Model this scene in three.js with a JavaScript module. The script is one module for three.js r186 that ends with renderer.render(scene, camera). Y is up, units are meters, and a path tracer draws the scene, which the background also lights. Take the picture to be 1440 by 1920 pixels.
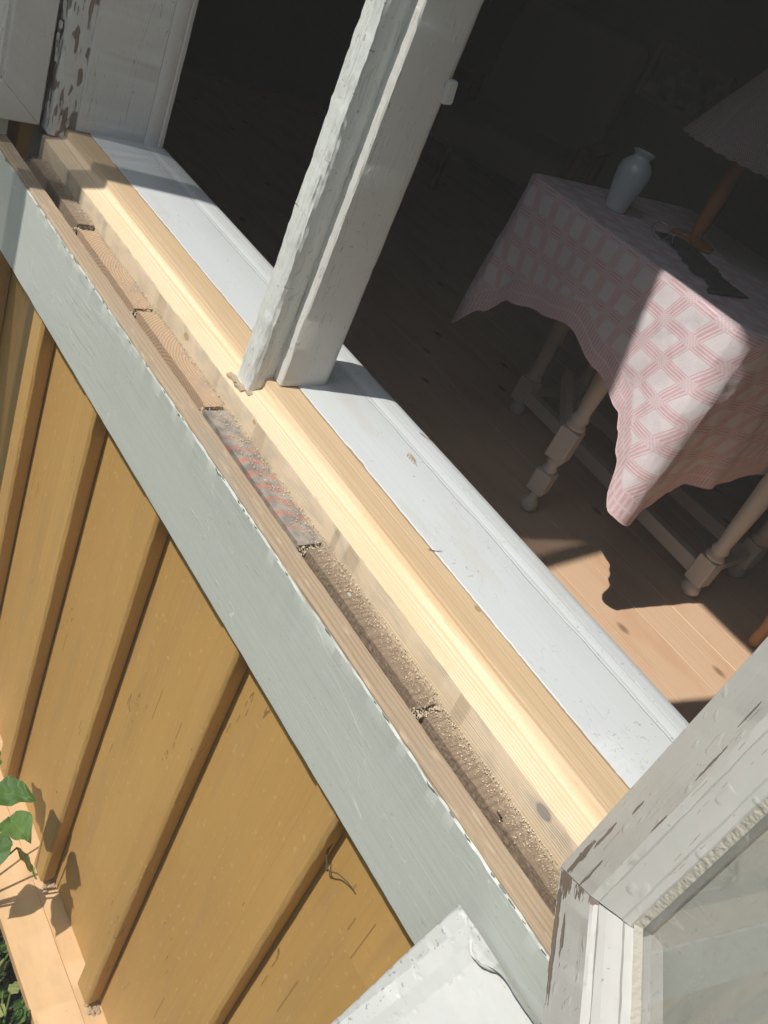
import * as THREE from 'three';
import { mergeGeometries, toCreasedNormals } from 'three/addons/utils/BufferGeometryUtils.js';
import { RoundedBoxGeometry } from 'three/addons/geometries/RoundedBoxGeometry.js';

// ---------------------------------------------------------------- camera, sky, sun, exposure
const scene = new THREE.Scene();
const camera = new THREE.PerspectiveCamera(59.87, 768 / 1024, 0.02, 400);
camera.position.set(0, 0.4521, 0.40);
camera.quaternion.setFromRotationMatrix(new THREE.Matrix4().makeBasis(
  new THREE.Vector3(0.528048, 0.376187, -0.761347),
  new THREE.Vector3(-0.653674, 0.752362, -0.081621),
  new THREE.Vector3(0.542104, 0.540772, 0.643187)));
camera.updateMatrixWorld();

const renderer = new THREE.WebGLRenderer({ antialias: true });
renderer.setSize(768, 1024);
renderer.toneMapping = THREE.LinearToneMapping;
renderer.toneMappingExposure = 1.36;
renderer.shadowMap.enabled = true;

const sunDir = new THREE.Vector3(-0.2, 1.55, 1).normalize();
{ // clear, slightly hazy summer sky
  const w = 256, h = 128, d = new Float32Array(w * h * 4);
  for (let j = 0; j < h; j++) for (let i = 0; i < w; i++) {
    const el = ((j + 0.5) / h - 0.5) * Math.PI, ph = ((i + 0.5) / w - 0.5) * 2 * Math.PI, y = Math.sin(el), k = (j * w + i) * 4;
    const t = Math.pow(1 - Math.max(0, y), 2.6), cs = Math.cos(el) * (Math.cos(ph) * sunDir.x + Math.sin(ph) * sunDir.z) + y * sunDir.y;
    const a = 0.55 * Math.exp(-Math.acos(Math.min(1, Math.max(-1, cs))) / 0.42);       // hazy glow round the sun
    d[k] = 0.30 + 0.42 * t + a; d[k + 1] = 0.39 + 0.38 * t + a * 0.97; d[k + 2] = 0.52 + 0.28 * t + a * 0.9; d[k + 3] = 1;
  }
  const sky = new THREE.DataTexture(d, w, h, THREE.RGBAFormat, THREE.FloatType);
  sky.mapping = THREE.EquirectangularReflectionMapping; sky.magFilter = THREE.LinearFilter; sky.minFilter = THREE.LinearFilter;
  sky.needsUpdate = true; scene.background = sky; scene.environment = sky;
}
const sun = new THREE.DirectionalLight(new THREE.Color(1.0, 0.955, 0.88), 3.6);
sun.position.copy(sunDir).multiplyScalar(12); sun.castShadow = true;
sun.shadow.mapSize.set(4096, 4096);
Object.assign(sun.shadow.camera, { left: -4, right: 4, top: 4, bottom: -4, near: 1, far: 30 });
sun.shadow.radius = 1.0; scene.add(sun); scene.add(sun.target);

// ---------------------------------------------------------------- noise and helpers
let seed = 20231;
const rnd = () => { seed |= 0; seed = seed + 0x6D2B79F5 | 0; let t = Math.imul(seed ^ seed >>> 15, 1 | seed); t = t + Math.imul(t ^ t >>> 7, 61 | t) ^ t; return ((t ^ t >>> 14) >>> 0) / 4294967296; };
const hash = (x, y) => { let h = Math.imul(x | 0, 374761393) + Math.imul(y | 0, 668265263); h = Math.imul(h ^ (h >>> 13), 1274126177); return ((h ^ (h >>> 16)) >>> 0) / 4294967296; };
const sm = t => t * t * (3 - 2 * t);
const noise = (x, y) => { const i = Math.floor(x), j = Math.floor(y), u = sm(x - i), v = sm(y - j); const a = hash(i, j), b = hash(i + 1, j), c = hash(i, j + 1), d = hash(i + 1, j + 1); return a + (b - a) * u + (c - a) * v + (a - b - c + d) * u * v; };
const GX = [], GY = []; for (let k = 0; k < 256; k++) { GX.push(Math.cos(k * 0.0245437)); GY.push(Math.sin(k * 0.0245437)); }
const gdot = (i, j, x, y) => { const k = (hash(i, j) * 256) | 0; return GX[k] * x + GY[k] * y; };
const gn = (x, y) => { const i = Math.floor(x), j = Math.floor(y), fx = x - i, fy = y - j, u = sm(fx), v = sm(fy); return 0.5 + 0.82 * mix(mix(gdot(i, j, fx, fy), gdot(i + 1, j, fx - 1, fy), u), mix(gdot(i, j + 1, fx, fy - 1), gdot(i + 1, j + 1, fx - 1, fy - 1), u), v); };
const fbm = (x, y, o = 4) => { let s = 0, a = 0.5, n = 0; for (let k = 0; k < o; k++) { s += a * gn(x, y); n += a; a *= 0.5; const q = x * 1.62 + y * 1.21 + 17.1; y = y * 1.62 - x * 1.21 + 5.7; x = q; } return s / n; };
const clamp = (x, a = 0, b = 1) => Math.min(b, Math.max(a, x));
const sstep = (a, b, x) => { const t = clamp((x - a) / (b - a)); return t * t * (3 - 2 * t); };
const mix = (a, b, t) => a + (b - a) * t;
const mix3 = (a, b, t) => [mix(a[0], b[0], t), mix(a[1], b[1], t), mix(a[2], b[2], t)];
const enc = x => { x = clamp(x); return Math.round(255 * (x <= 0.0031308 ? 12.92 * x : 1.055 * Math.pow(x, 1 / 2.4) - 0.055)); };
// textures are computed over wm x hm metres; uv of all meshes is in metres
function colorTex(wm, hm, pw, ph, fn) {
  const d = new Uint8Array(pw * ph * 4);
  for (let j = 0; j < ph; j++) for (let i = 0; i < pw; i++) { const c = fn((i + 0.5) / pw * wm, (j + 0.5) / ph * hm), k = (j * pw + i) * 4; d[k] = enc(c[0]); d[k + 1] = enc(c[1]); d[k + 2] = enc(c[2]); d[k + 3] = 255; }
  return finish(new THREE.DataTexture(d, pw, ph), wm, hm, true);
}
function grayTex(wm, hm, pw, ph, fn) {
  const d = new Uint8Array(pw * ph * 4);
  for (let j = 0; j < ph; j++) for (let i = 0; i < pw; i++) { const c = Math.round(255 * clamp(fn((i + 0.5) / pw * wm, (j + 0.5) / ph * hm))), k = (j * pw + i) * 4; d[k] = d[k + 1] = d[k + 2] = c; d[k + 3] = 255; }
  return finish(new THREE.DataTexture(d, pw, ph), wm, hm, false);
}
function finish(t, wm, hm, srgb) {
  t.wrapS = t.wrapT = THREE.RepeatWrapping; t.magFilter = THREE.LinearFilter; t.minFilter = THREE.LinearMipmapLinearFilter; t.generateMipmaps = true;
  if (srgb) t.colorSpace = THREE.SRGBColorSpace; t.repeat.set(1 / wm, 1 / hm); t.needsUpdate = true; return t;
}
const std = (o) => new THREE.MeshStandardMaterial({ side: THREE.DoubleSide, roughness: 0.6, metalness: 0, ...o });
const lin = (r, g, b) => new THREE.Color().setRGB(r, g, b);
const used = {};
const numbered = n => { const k = used[n] = (used[n] ?? -1) + 1; return k ? `${n}_${String(k).padStart(3, '0')}` : n; };
function tag(o, label, category, group, kind) { if (label) o.userData.label = label; if (category) o.userData.category = category; if (group) o.userData.group = group; if (kind) o.userData.kind = kind; return o; }
function thing(name, label, category, pos = [0, 0, 0], group) { const g = new THREE.Group(); g.name = numbered(name); g.position.set(...pos); scene.add(g); return tag(g, label, category, group); }
function part(name, geo, mat, parent, label) { const m = new THREE.Mesh(geo, mat); m.name = parent === scene ? numbered(name) : name; m.castShadow = m.receiveShadow = true; parent.add(m); if (label) m.userData.label = label; return m; }

// extrude a 2-D profile [[a,b],...] along t; map(a,b,t) -> xyz. uv = (t, distance along the profile)
function extrude(prof, t0, t1, n, map, { closed = true, caps = true, jit, crease = 0.6, uvt = 0, uvs = 0 } = {}) {
  const P = [], UV = [], I = [], m = prof.length, T0 = typeof t0 === 'function' ? t0 : () => t0, T1 = typeof t1 === 'function' ? t1 : () => t1;
  const pt = (i, k) => { let [a, b] = prof[i]; const A = T0(a, b), B = T1(a, b), t = A + (B - A) * k / n; if (jit) { const d = jit(i, t, a, b); if (d) { a += d[0]; b += d[1]; } } return [map(a, b, t), t]; };
  let s = uvs;
  for (let e = 0; e < (closed ? m : m - 1); e++) {
    const i0 = e, i1 = (e + 1) % m, len = Math.hypot(prof[i1][0] - prof[i0][0], prof[i1][1] - prof[i0][1]), base = P.length / 3;
    for (let k = 0; k <= n; k++) { const [p, tp] = pt(i0, k), [q, tq] = pt(i1, k); P.push(...p, ...q); UV.push(tp - uvt, s, tq - uvt, s + len); }
    for (let k = 0; k < n; k++) { const o = base + k * 2; I.push(o, o + 1, o + 2, o + 1, o + 3, o + 2); }
    s += len;
  }
  if (caps && closed) for (const k of [0, n]) {
    const base = P.length / 3; for (let i = 0; i < m; i++) { P.push(...pt(i, k)[0]); UV.push(prof[i][0], prof[i][1]); }
    const tris = THREE.ShapeUtils.triangulateShape(prof.map(p => new THREE.Vector2(p[0], p[1])), []);
    const ccw = THREE.ShapeUtils.area(prof.map(p => new THREE.Vector2(p[0], p[1]))) > 0;
    for (const t of tris) (k === 0) === ccw ? I.push(base + t[0], base + t[1], base + t[2]) : I.push(base + t[0], base + t[2], base + t[1]);
  }
  return build(P, UV, I, crease, closed && caps);
}
function build(P, UV, I, crease, solid) {
  if (solid) { let v = 0; for (let i = 0; i < I.length; i += 3) { const [a, b, c] = [I[i] * 3, I[i + 1] * 3, I[i + 2] * 3]; v += P[a] * (P[b + 1] * P[c + 2] - P[b + 2] * P[c + 1]) - P[a + 1] * (P[b] * P[c + 2] - P[b + 2] * P[c]) + P[a + 2] * (P[b] * P[c + 1] - P[b + 1] * P[c]); } if (v < 0) for (let i = 0; i < I.length; i += 3) [I[i + 1], I[i + 2]] = [I[i + 2], I[i + 1]]; }
  const g = new THREE.BufferGeometry(); g.setAttribute('position', new THREE.Float32BufferAttribute(P, 3)); g.setAttribute('uv', new THREE.Float32BufferAttribute(UV, 2)); g.setIndex(I);
  return toCreasedNormals(g, crease);
}
// grid surface f(i/n, j/m) -> [xyz, uv]
function sheet(n, m, f, crease = 1.2) {
  const P = [], UV = [], I = [];
  for (let j = 0; j <= m; j++) for (let i = 0; i <= n; i++) { const [p, uv] = f(i / n, j / m); P.push(...p); UV.push(...uv); }
  for (let j = 0; j < m; j++) for (let i = 0; i < n; i++) { const a = j * (n + 1) + i; I.push(a, a + 1, a + n + 1, a + 1, a + n + 2, a + n + 1); }
  return build(P, UV, I, crease, false);
}
const alongX = (z, y, x) => [x, y, z];      // profile (z, y)
const alongY = (x, z, y) => [x, y, z];      // profile (x, z)
const alongZ = (x, y, z) => [x, y, z];
// bevelled rectangle profile
const rect = (a0, a1, b0, b1, r = 0.0015) => [[a0 + r, b0], [a1 - r, b0], [a1, b0 + r], [a1, b1 - r], [a1 - r, b1], [a0 + r, b1], [a0, b1 - r], [a0, b0 + r]];
const box = (x0, x1, y0, y1, z0, z1, r = 0.0015) => extrude(rect(x0, x1, z0, z1, r), y0, y1, 1, alongY);
const boxX = (x0, x1, y0, y1, z0, z1, r = 0.0015) => extrude(rect(z0, z1, y0, y1, r), x0, x1, 1, alongX);
const boxZ = (x0, x1, y0, y1, z0, z1, r = 0.0015) => extrude(rect(x0, x1, y0, y1, r), z0, z1, 1, alongZ);

// ---------------------------------------------------------------- materials
const SX = -1.42;                                   // uv origin of the long pieces
const ring = (w) => { const f = w - Math.floor(w); return f < 0.72 ? Math.pow(f / 0.72, 3) : 1 - (f - 0.72) / 0.28; };
function grain(x, y, freq = 420, o = 0) {
  const w = y + 0.006 * fbm(x * 1.3 + o, y * 14 + o, 3) + 0.0012 * fbm(x * 9 + o, y * 70, 2);
  return ring(w * freq * (0.55 + 0.9 * noise(y * 22 + o, o)) + o) * 0.75 + 0.25 * noise(x * 40, y * 2600);
}
const knots = [[1.42 - 0.139, 0.0285, 0.0042], [1.42 - 0.742, 0.0265, 0.0034], [1.42 - 0.585, 0.031, 0.0018], [1.42 - 0.30, 0.10, 0.002]];
const pineMap = colorTex(1.44, 0.144, 2048, 512, (x, y) => {
  let yy = y, kd = 9, kr = 1;
  for (const [kx, ky, r] of knots) { const dx = (x - kx) / 2.6, dy = y - ky, d = Math.hypot(dx, dy); yy += (dy >= 0 ? 1 : -1) * r * 0.9 * Math.exp(-d * d / (r * r * 5)); const q = Math.hypot((x - kx) / 1.6, dy) / r; if (q < kd) { kd = q; kr = r; } }
  const g = grain(x, yy, 380), big = fbm(x * 3.1, y * 26 + 3, 4);
  let c = mix3([0.755, 0.59, 0.41], [0.51, 0.335, 0.18], g * (0.30 + 0.9 * fbm(x * 2.2 + 6, y * 70, 3)));
  c = mix3(c, [0.66, 0.45, 0.255], sstep(0.50, 0.70, big) * 0.55);
  if (y > 0.0695) c = mix3(c, [0.49, 0.35, 0.205], 0.68 + 0.5 * (big - 0.5));        // older strip behind the step
  if (y < 0.0352) { const st = fbm(x * 34 + 3 * fbm(x * 9, y * 30, 3), y * 55, 5); c = mix3(c, [0.475, 0.395, 0.285], 0.68); c = mix3(c, [0.34, 0.30, 0.24], sstep(0.42, 0.75, st) * 0.5); }
  const fl = fbm(x * 160, y * 700, 3); if (fl > 0.72) c = mix3(c, [0.5, 0.36, 0.2], 0.35);
  if (kd < 1.5) c = mix3(c, kr > 0.004 ? [0.22, 0.20, 0.18] : [0.36, 0.23, 0.12], (1 - sstep(0.85, 1.15, kd)) * 0.9 + (kd > 0.9 && kd < 1.25 ? 0.35 : 0));
  return c;
});
const pineBump = grayTex(1.44, 0.144, 2048, 512, (x, y) => 0.5 + 0.3 * (grain(x, y, 380) - 0.5) + 0.3 * (noise(x * 30, y * 1500) - 0.5) + 0.2 * (fbm(x * 9, y * 80) - 0.5));
const mPine = std({ map: pineMap, bumpMap: pineBump, bumpScale: 0.0006, roughness: 0.72 });

const oldWoodMap = colorTex(1.44, 0.09, 2048, 128, (x, y) => {
  const g = grain(x, y + 0.006 * fbm(x * 4, y * 12, 3), 190, 7.3), b = fbm(x * 5, y * 40 + 9, 4);
  let c = mix3([0.40, 0.30, 0.205], [0.22, 0.155, 0.10], g * (0.25 + 0.8 * fbm(x * 6, y * 60, 3))); c = mix3(c, [0.30, 0.255, 0.20], sstep(0.45, 0.75, b) * 0.7);
  return mix3(c, [0.55, 0.45, 0.33], sstep(0.66, 0.8, fbm(x * 40, y * 200, 2)) * 0.4);
});
const oldWoodBump = grayTex(1.44, 0.09, 2048, 128, (x, y) => 0.5 + 0.5 * (grain(x, y, 300, 7.3) - 0.5) + 0.4 * (fbm(x * 60, y * 500, 3) - 0.5));
const mOldWood = std({ map: oldWoodMap, bumpMap: oldWoodBump, bumpScale: 0.0004, roughness: 0.88 });

// grey-green paint of the outer board
const facMap = colorTex(1.44, 0.15, 2048, 256, (x, y) => {
  const m = fbm(x * 4, y * 18, 4) - 0.5, s = noise(x * 22, y * 700) - 0.5;
  let c = [0.465, 0.487, 0.455].map(v => v * (1 + 0.10 * m + 0.035 * s));
  const sp = noise(x * 420, y * 420); if (sp > 0.955) c = mix3(c, [0.25, 0.24, 0.20], 0.45);
  const sc = Math.abs(noise(x * 14 + 31, y * 120 + x * 40) - 0.5); if (sc < 0.006 && fbm(x * 7, y * 9) > 0.55) c = mix3(c, [0.72, 0.74, 0.70], 0.5);
  return c;
});
const facBump = grayTex(1.44, 0.15, 2048, 256, (x, y) => {
  const bl = noise(x * 70 + 9, y * 160), patch = sstep(0.47, 0.62, fbm(x * 5 + 2, y * 14, 3));
  return 0.45 + 0.07 * (noise(x * 18, y * 520) - 0.5) + 0.28 * (fbm(x * 8, y * 26, 3) - 0.5) + 0.14 * sstep(0.84, 0.97, bl) * patch + 0.16 * (sstep(0.49, 0.53, fbm(x * 7, y * 50 + 4, 3)) - 0.5) * sstep(0.5, 0.65, fbm(x * 3 + 8, y * 10));
});
const mFascia = std({ map: facMap, bumpMap: facBump, bumpScale: 0.0011, roughness: 0.42 });

// white-grey paint of the inner sill
const sillMap = colorTex(1.44, 0.26, 2048, 512, (x, y) => {
  const m = fbm(x * 3, y * 9, 4) - 0.5; let c = [0.565, 0.588, 0.597].map(v => v * (1 + 0.06 * m));
  const yc = 0.081 + 0.0012 * fbm(x * 9, 3) + 0.0022 * (noise(x * 40, 1) - 0.5), d1 = Math.abs(y - yc);
  if (d1 < 0.0006 && fbm(x * 16, 8) > 0.45) c = mix3(c, [0.26, 0.25, 0.23], 0.6 * (1 - d1 / 0.0006));
  const d2 = Math.abs(y - (0.098 + 0.0006 * noise(x * 22, 5))); if (d2 < 0.0004 && fbm(x * 10, 21) > 0.46) c = mix3(c, [0.42, 0.41, 0.38], 0.6);
  if (noise(x * 300, y * 300) > 0.96) c = mix3(c, [0.2, 0.18, 0.15], 0.6 * sstep(0.48, 0.6, fbm(x * 9, y * 24)));
  if (Math.abs(fbm(x * 46 + 5, y * 60, 3) - 0.5) < 0.004 && fbm(x * 11 + 3, y * 17, 3) > 0.58) c = mix3(c, [0.3, 0.28, 0.25], 0.55);
  c = mix3(c, [0.52, 0.50, 0.45], 0.35 * sstep(0.56, 0.74, fbm(x * 7 + 2, y * 30 + 8, 4)));
  return c;
});
const sillBump = grayTex(1.44, 0.26, 2048, 512, (x, y) => {
  const yc = 0.081 + 0.0012 * fbm(x * 9, 3) + 0.0022 * (noise(x * 40, 1) - 0.5);
  return 0.5 + 0.05 * (noise(x * 12, y * 330) - 0.5) + 0.26 * (fbm(x * 7, y * 16, 3) - 0.5) - (Math.abs(y - yc) < 0.0006 ? 0.3 : 0) + 0.12 * sstep(0, 0.002, y - yc) - (Math.abs(y - 0.098) < 0.0005 ? 0.16 : 0);
});
const mSill = std({ map: sillMap, bumpMap: sillBump, bumpScale: 0.0012, roughness: 0.38 });

// ochre house paint
const ochreMap = colorTex(0.6, 1.2, 512, 1024, (x, y) => {
  const m = fbm(x * 9, y * 3, 4) - 0.5, st = noise(x * 300, y * 6) - 0.5; let c = [0.49 * (1 + 0.22 * m + 0.03 * st), 0.293 * (1 + 0.26 * m + 0.03 * st), 0.098 * (1 + 0.34 * m)];
  c = mix3(c, [0.40, 0.25, 0.11], 0.35 * sstep(0.52, 0.72, fbm(x * 30 + 5, y * 4, 4)));
  const wg = grain(y * 0.5, x, 90, 4); c = c.map(v => v * (1 - 0.05 * wg));
  if (noise(x * 240, y * 200) > 0.993) c = mix3(c, [0.72, 0.52, 0.27], 0.6);
  if (Math.abs(noise(x * 120 + 3, y * 5) - 0.5) < 0.008 && fbm(x * 14 + 7, y * 7) > 0.63) c = mix3(c, [0.16, 0.085, 0.03], 0.7);
  if (fbm(x * 150, y * 90, 3) > 0.742) c = mix3(c, [0.64, 0.43, 0.2], 0.45);
  return c;
});
const ochreBump = grayTex(0.6, 1.2, 512, 1024, (x, y) => 0.5 + 0.12 * (noise(x * 260, y * 7) - 0.5) + 0.2 * (grain(y * 0.5, x, 90, 4) - 0.5) + 0.3 * (fbm(x * 24, y * 8, 3) - 0.5) + 0.14 * sstep(0.70, 0.78, fbm(x * 90, y * 60, 3)));
const mOchre = std({ map: ochreMap, bumpMap: ochreBump, bumpScale: 0.0011, roughness: 0.5 });
const ledgeMap = colorTex(0.7, 0.16, 1024, 256, (x, y) => {
  const m = fbm(x * 8, y * 30, 4) - 0.5; let c = [0.565 * (1 + 0.22 * m), 0.355 * (1 + 0.24 * m), 0.175 * (1 + 0.28 * m)]; c = mix3(c, [0.36, 0.25, 0.15], 0.22 * sstep(0.52, 0.75, fbm(x * 26, y * 60, 5)));
  for (const [kx, ky] of [[0.14, 0.026], [0.14, 0.012], [0.52, 0.03]]) { const q = Math.hypot((x - kx) / 1.2, y - ky) / 0.007; if (q < 1.2) c = mix3(c, [0.52, 0.31, 0.13], 0.55 * (0.5 + 0.5 * Math.sin(q * 14)) * (1 - sstep(0.9, 1.2, q))); }
  if (noise(x * 260, y * 260) > 0.97) c = mix3(c, [0.35, 0.2, 0.08], 0.5);
  return c;
});
const mLedge = std({ map: ledgeMap, bumpMap: ochreBump, bumpScale: 0.0007, roughness: 0.6 });

// old window paint, with flaked patches down to the wood; wear 0..1
function peelTex(wear, o, spots = []) {
  const bare = (x, y) => { let p = fbm(x * 9 + o, y * 55 + o, 4) * 0.75 + 0.25 * noise(x * 60, y * 300); let s = sstep(0.80 - 0.36 * wear, 0.83 - 0.36 * wear, p); for (const [sx, sy, rx, ry] of spots) { const q = Math.hypot((x - sx) / rx, (y - sy) / ry) + 1.1 * (fbm(x * 130, y * 420 + o, 4) - 0.5); s = Math.max(s, 1 - sstep(0.72, 0.78, q)); } return s; };
  const map = colorTex(0.6, 0.15, 1024, 512, (x, y) => {
    const m = fbm(x * 7 + o, y * 20, 4) - 0.5; let c = [0.635, 0.63, 0.605].map(v => v * (1 + 0.09 * m));
    if (Math.abs(fbm(x * 9 + o, y * 150, 2) - 0.5) < 0.006 && fbm(x * 9, y * 40 + o) > 0.60) c = mix3(c, [0.22, 0.18, 0.15], 0.7);
    if (noise(x * 330, y * 330 + o) > 0.97) c = mix3(c, [0.25, 0.22, 0.18], 0.6);
    const b = bare(x, y); if (b > 0) { const g = grain(x, y, 300, o); c = mix3(c, mix3([0.26, 0.215, 0.18], [0.17, 0.13, 0.105], g), b); }
    return c;
  });
  const bump = grayTex(0.6, 0.15, 1024, 512, (x, y) => 0.6 + 0.04 * (noise(x * 16 + o, y * 420) - 0.5) + 0.3 * (fbm(x * 22 + o, y * 50, 3) - 0.5) + 0.2 * sstep(0.84, 0.97, noise(x * 110, y * 150 + o)) - 0.35 * bare(x, y));
  return std({ map, bumpMap: bump, bumpScale: 0.0016, roughness: 0.5 });
}
const tint = (m, r, g, b) => { m.color.setRGB(r, g, b); return m; };
const mFrame = peelTex(-0.05, 3.1);
const mFrameWorn = peelTex(0.80, 11.7);
const mRail = tint(peelTex(-0.15, 21.3, [[0.014, 0.013, 0.026, 0.012], [0.05, 0.003, 0.06, 0.005], [0.030, 0.034, 0.020, 0.011], [0.06, 0.014, 0.02, 0.003], [0.055, 0.048, 0.006, 0.006]]), 0.84, 0.83, 0.825);
const mStile = tint(peelTex(-0.25, 33.9, [[0.028, 0.012, 0.026, 0.0045], [0.06, 0.016, 0.018, 0.0022], [0.095, 0.022, 0.008, 0.0016], [0.165, 0.046, 0.02, 0.0012], [0.20, 0.040, 0.014, 0.0010], [0.045, 0.034, 0.016, 0.0018], [0.118, 0.050, 0.012, 0.001]]), 0.82, 0.81, 0.80);

const mEndGrain = std({ roughness: 0.9, bumpScale: 0.0008,
  map: colorTex(0.2, 0.06, 512, 128, (x, y) => { const d = Math.hypot(x - 0.115, (y - 0.075) * 1.1) + 0.0016 * fbm(x * 60, y * 60); const g = ring(d * 290); let c = mix3([0.47, 0.335, 0.22], [0.25, 0.16, 0.095], g * 0.8); return mix3(c, [0.30, 0.25, 0.21], sstep(0.5, 0.72, fbm(x * 26, y * 40 + 2)) * 0.65); }),
  bumpMap: grayTex(0.2, 0.06, 512, 128, (x, y) => 0.5 + 0.5 * (fbm(x * 300, y * 300, 3) - 0.5)) });
const mFiller = std({ roughness: 0.92, bumpScale: 0.0012,
  map: colorTex(0.24, 0.06, 512, 128, (x, y) => { const n = fbm(x * 70, y * 90, 4); let c = mix3([0.33, 0.285, 0.24], [0.19, 0.172, 0.155], sstep(0.25, 0.75, n)); const band = 0.5 + 0.5 * Math.sin((x * 1.0 - y * 0.5) * 330 + 3 * noise(x * 20, y * 60)); const wx = sstep(0.03, 0.06, x) * (1 - sstep(0.15, 0.2, x)); c = mix3(c, [0.46, 0.16, 0.12], sstep(0.55, 0.95, band) * wx * (0.15 + 0.7 * sstep(0.35, 0.65, fbm(x * 160, y * 260)))); return c; }),
  bumpMap: grayTex(0.24, 0.06, 512, 128, (x, y) => 0.5 + 0.6 * (fbm(x * 220, y * 220, 3) - 0.5)) });
const mDusty = std({ roughness: 0.95, bumpScale: 0.0015,
  map: colorTex(0.3, 0.06, 1024, 256, (x, y) => { const n = fbm(x * 240, y * 300, 5), b = fbm(x * 22, y * 40, 3); let c = mix3([0.255, 0.19, 0.135], [0.15, 0.105, 0.07], grain(y * 1.5, x * 1.2, 260, 2) * 0.8); return mix3(c, [0.44, 0.365, 0.265], sstep(0.44, 0.70, n * 0.6 + b * 0.2 + 0.2 * sstep(0.008, 0.03, y)) * 0.6); }),
  bumpMap: grayTex(0.3, 0.06, 1024, 256, (x, y) => 0.5 + 0.7 * (fbm(x * 260, y * 260, 3) - 0.5)) });
const mDark = std({ color: lin(0.03, 0.026, 0.022), roughness: 0.95 });
const mCrumb = std({ color: lin(0.47, 0.39, 0.285), roughness: 0.95 });
const mSplinter = std({ color: lin(0.66, 0.53, 0.38), roughness: 0.85, bumpMap: pineBump, bumpScale: 0.001 });
const mRawLight = std({ map: pineMap, bumpMap: pineBump, bumpScale: 0.001, roughness: 0.85 });

// ---------------------------------------------------------------- the house wall, outside face
const wall = thing('house_wall', 'ochre painted timber wall of upright boards and battens below the window', 'wall');
const JOINTS = []; for (const x of [-1.006, -0.815, -0.628, -0.434, -0.247]) JOINTS.push(x);
for (let x = -0.247 + 0.186; x < 1.5; x += 0.186) JOINTS.push(x);
for (let x = -1.006 - 0.19; x > -2.3; x -= 0.19) JOINTS.unshift(x);
const ZB = -0.0440, ZF = -0.0215;                    // board face, batten face
JOINTS.forEach((xr, i) => {
  if (i === 0) return;
  const X0 = JOINTS[i - 1] - 0.012, X1 = xr - 0.0155, WL = -1.2635, WR = -0.0185, spans = [];
  if (X0 < WL) spans.push([X0, Math.min(X1, WL), -0.895, 2.5]);
  if (X1 > WR) spans.push([Math.max(X0, WR), X1, -0.895, 2.5]);
  if (X1 > WL && X0 < WR) { const a = Math.max(X0, WL), b = Math.min(X1, WR); spans.push([a, b, -0.895, -0.0415], [a, b, 2.065, 2.5]); }
  for (const [x0, x1, y0, y1] of spans) {
    const g = extrude(rect(x0, x1, ZB - 0.02, ZB, 0.001), y0, y1, 24, alongY, { uvt: -1 - i * 0.37, jit: (k, t) => [0.0006 * (noise(t * 9, i + k * 0.01) - 0.5), k > 3 ? 0.0012 * (noise(t * 3, i) - 0.5) : 0] });
    swapUV(g, i * 0.13); part('cladding_board', g, mOchre, wall);
  }
});
function swapUV(g, o = 0) { const uv = g.attributes.uv; for (let k = 0; k < uv.count; k++) uv.setXY(k, uv.getY(k) + o, uv.getX(k)); return g; }
JOINTS.forEach((xr, i) => {
  const inWin = xr > -1.25 && xr < -0.02, w = 0.041 + 0.004 * hash(i, 9), r = 0.0035;
  const prof = [[xr - w, ZB + 0.0002], [xr - w, ZF - r], [xr - w + r, ZF], [xr - 0.0092, ZF], [xr - 0.0078, ZF - 0.0006], [xr - 0.0054, ZF - 0.0026], [xr - 0.0047, ZF - 0.0038], [xr - 0.0056, ZB + 0.0018], [xr - 0.02, ZB + 0.0012]];
  const yb = -0.885 + 0.006 * hash(i, 5);
  for (const [y0, y1] of inWin ? [[yb, -0.0412], [2.065, 2.5]] : [[yb, 2.5]]) {
    const g = extrude(prof, y0, y1, 90, alongY, { uvt: -0.3 - i * 0.21, jit: (k, t) => [0.0009 * (fbm(t * 3, i * 3.7, 3) - 0.5) + (k > 3 && k < 7 ? 0.0005 * (noise(t * 110, k + i) - 0.5) : 0), k > 1 && k < 6 ? 0.0003 * (noise(t * 60, k * 2.1 + i) - 0.5) : 0], crease: 0.28 });
    swapUV(g, i * 0.23); part('batten', g, mOchre, wall);
  }
});
{ // sloping ledge board at the foot of the wall
  const prof = [[-0.062, -0.893], [-0.0205, -0.9005], [-0.019, -0.9022], [-0.0175, -0.9012], [0.031, -0.921], [0.035, -0.926], [0.034, -0.945], [-0.062, -0.945]];
  const g = extrude(prof, -2.3, 1.5, 260, alongX, { uvt: -2.3 + 0.03, jit: (k, t) => [k === 1 || k === 2 || k === 3 ? 0.0025 * (fbm(t * 12, 4) - 0.5) : 0, 0.0015 * (noise(t * 20, k) - 0.5)] });
  part('ledge_board', g, mLedge, wall, 'sun-bleached sloping ledge board at foot of wall');
  const fm = extrude(rect(-0.5, -0.06, -1.3, -0.946), -2.3, 1.5, 2, alongX); part('foundation', fm, std({ color: lin(0.22, 0.2, 0.18), roughness: 0.95 }), wall);
  // crumbs of light filler at the batten feet
  JOINTS.forEach((xr, i) => { if (xr > -1.3 && xr < 0) { const gs = []; for (let k = 0; k < 26; k++) { const s = 0.0012 + 0.003 * rnd(), q = new THREE.IcosahedronGeometry(s, 0); q.scale(1, 0.6, 1); q.rotateY(rnd() * 6); q.translate(xr - 0.006 + 0.018 * (rnd() - 0.3), -0.897 + 0.002 * rnd(), ZB + 0.002 + 0.016 * rnd()); gs.push(q); } tag(part('filler_crumb', mergeGeometries(gs), mRawLight, wall), null, null, null, 'stuff'); } });
}
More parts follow.
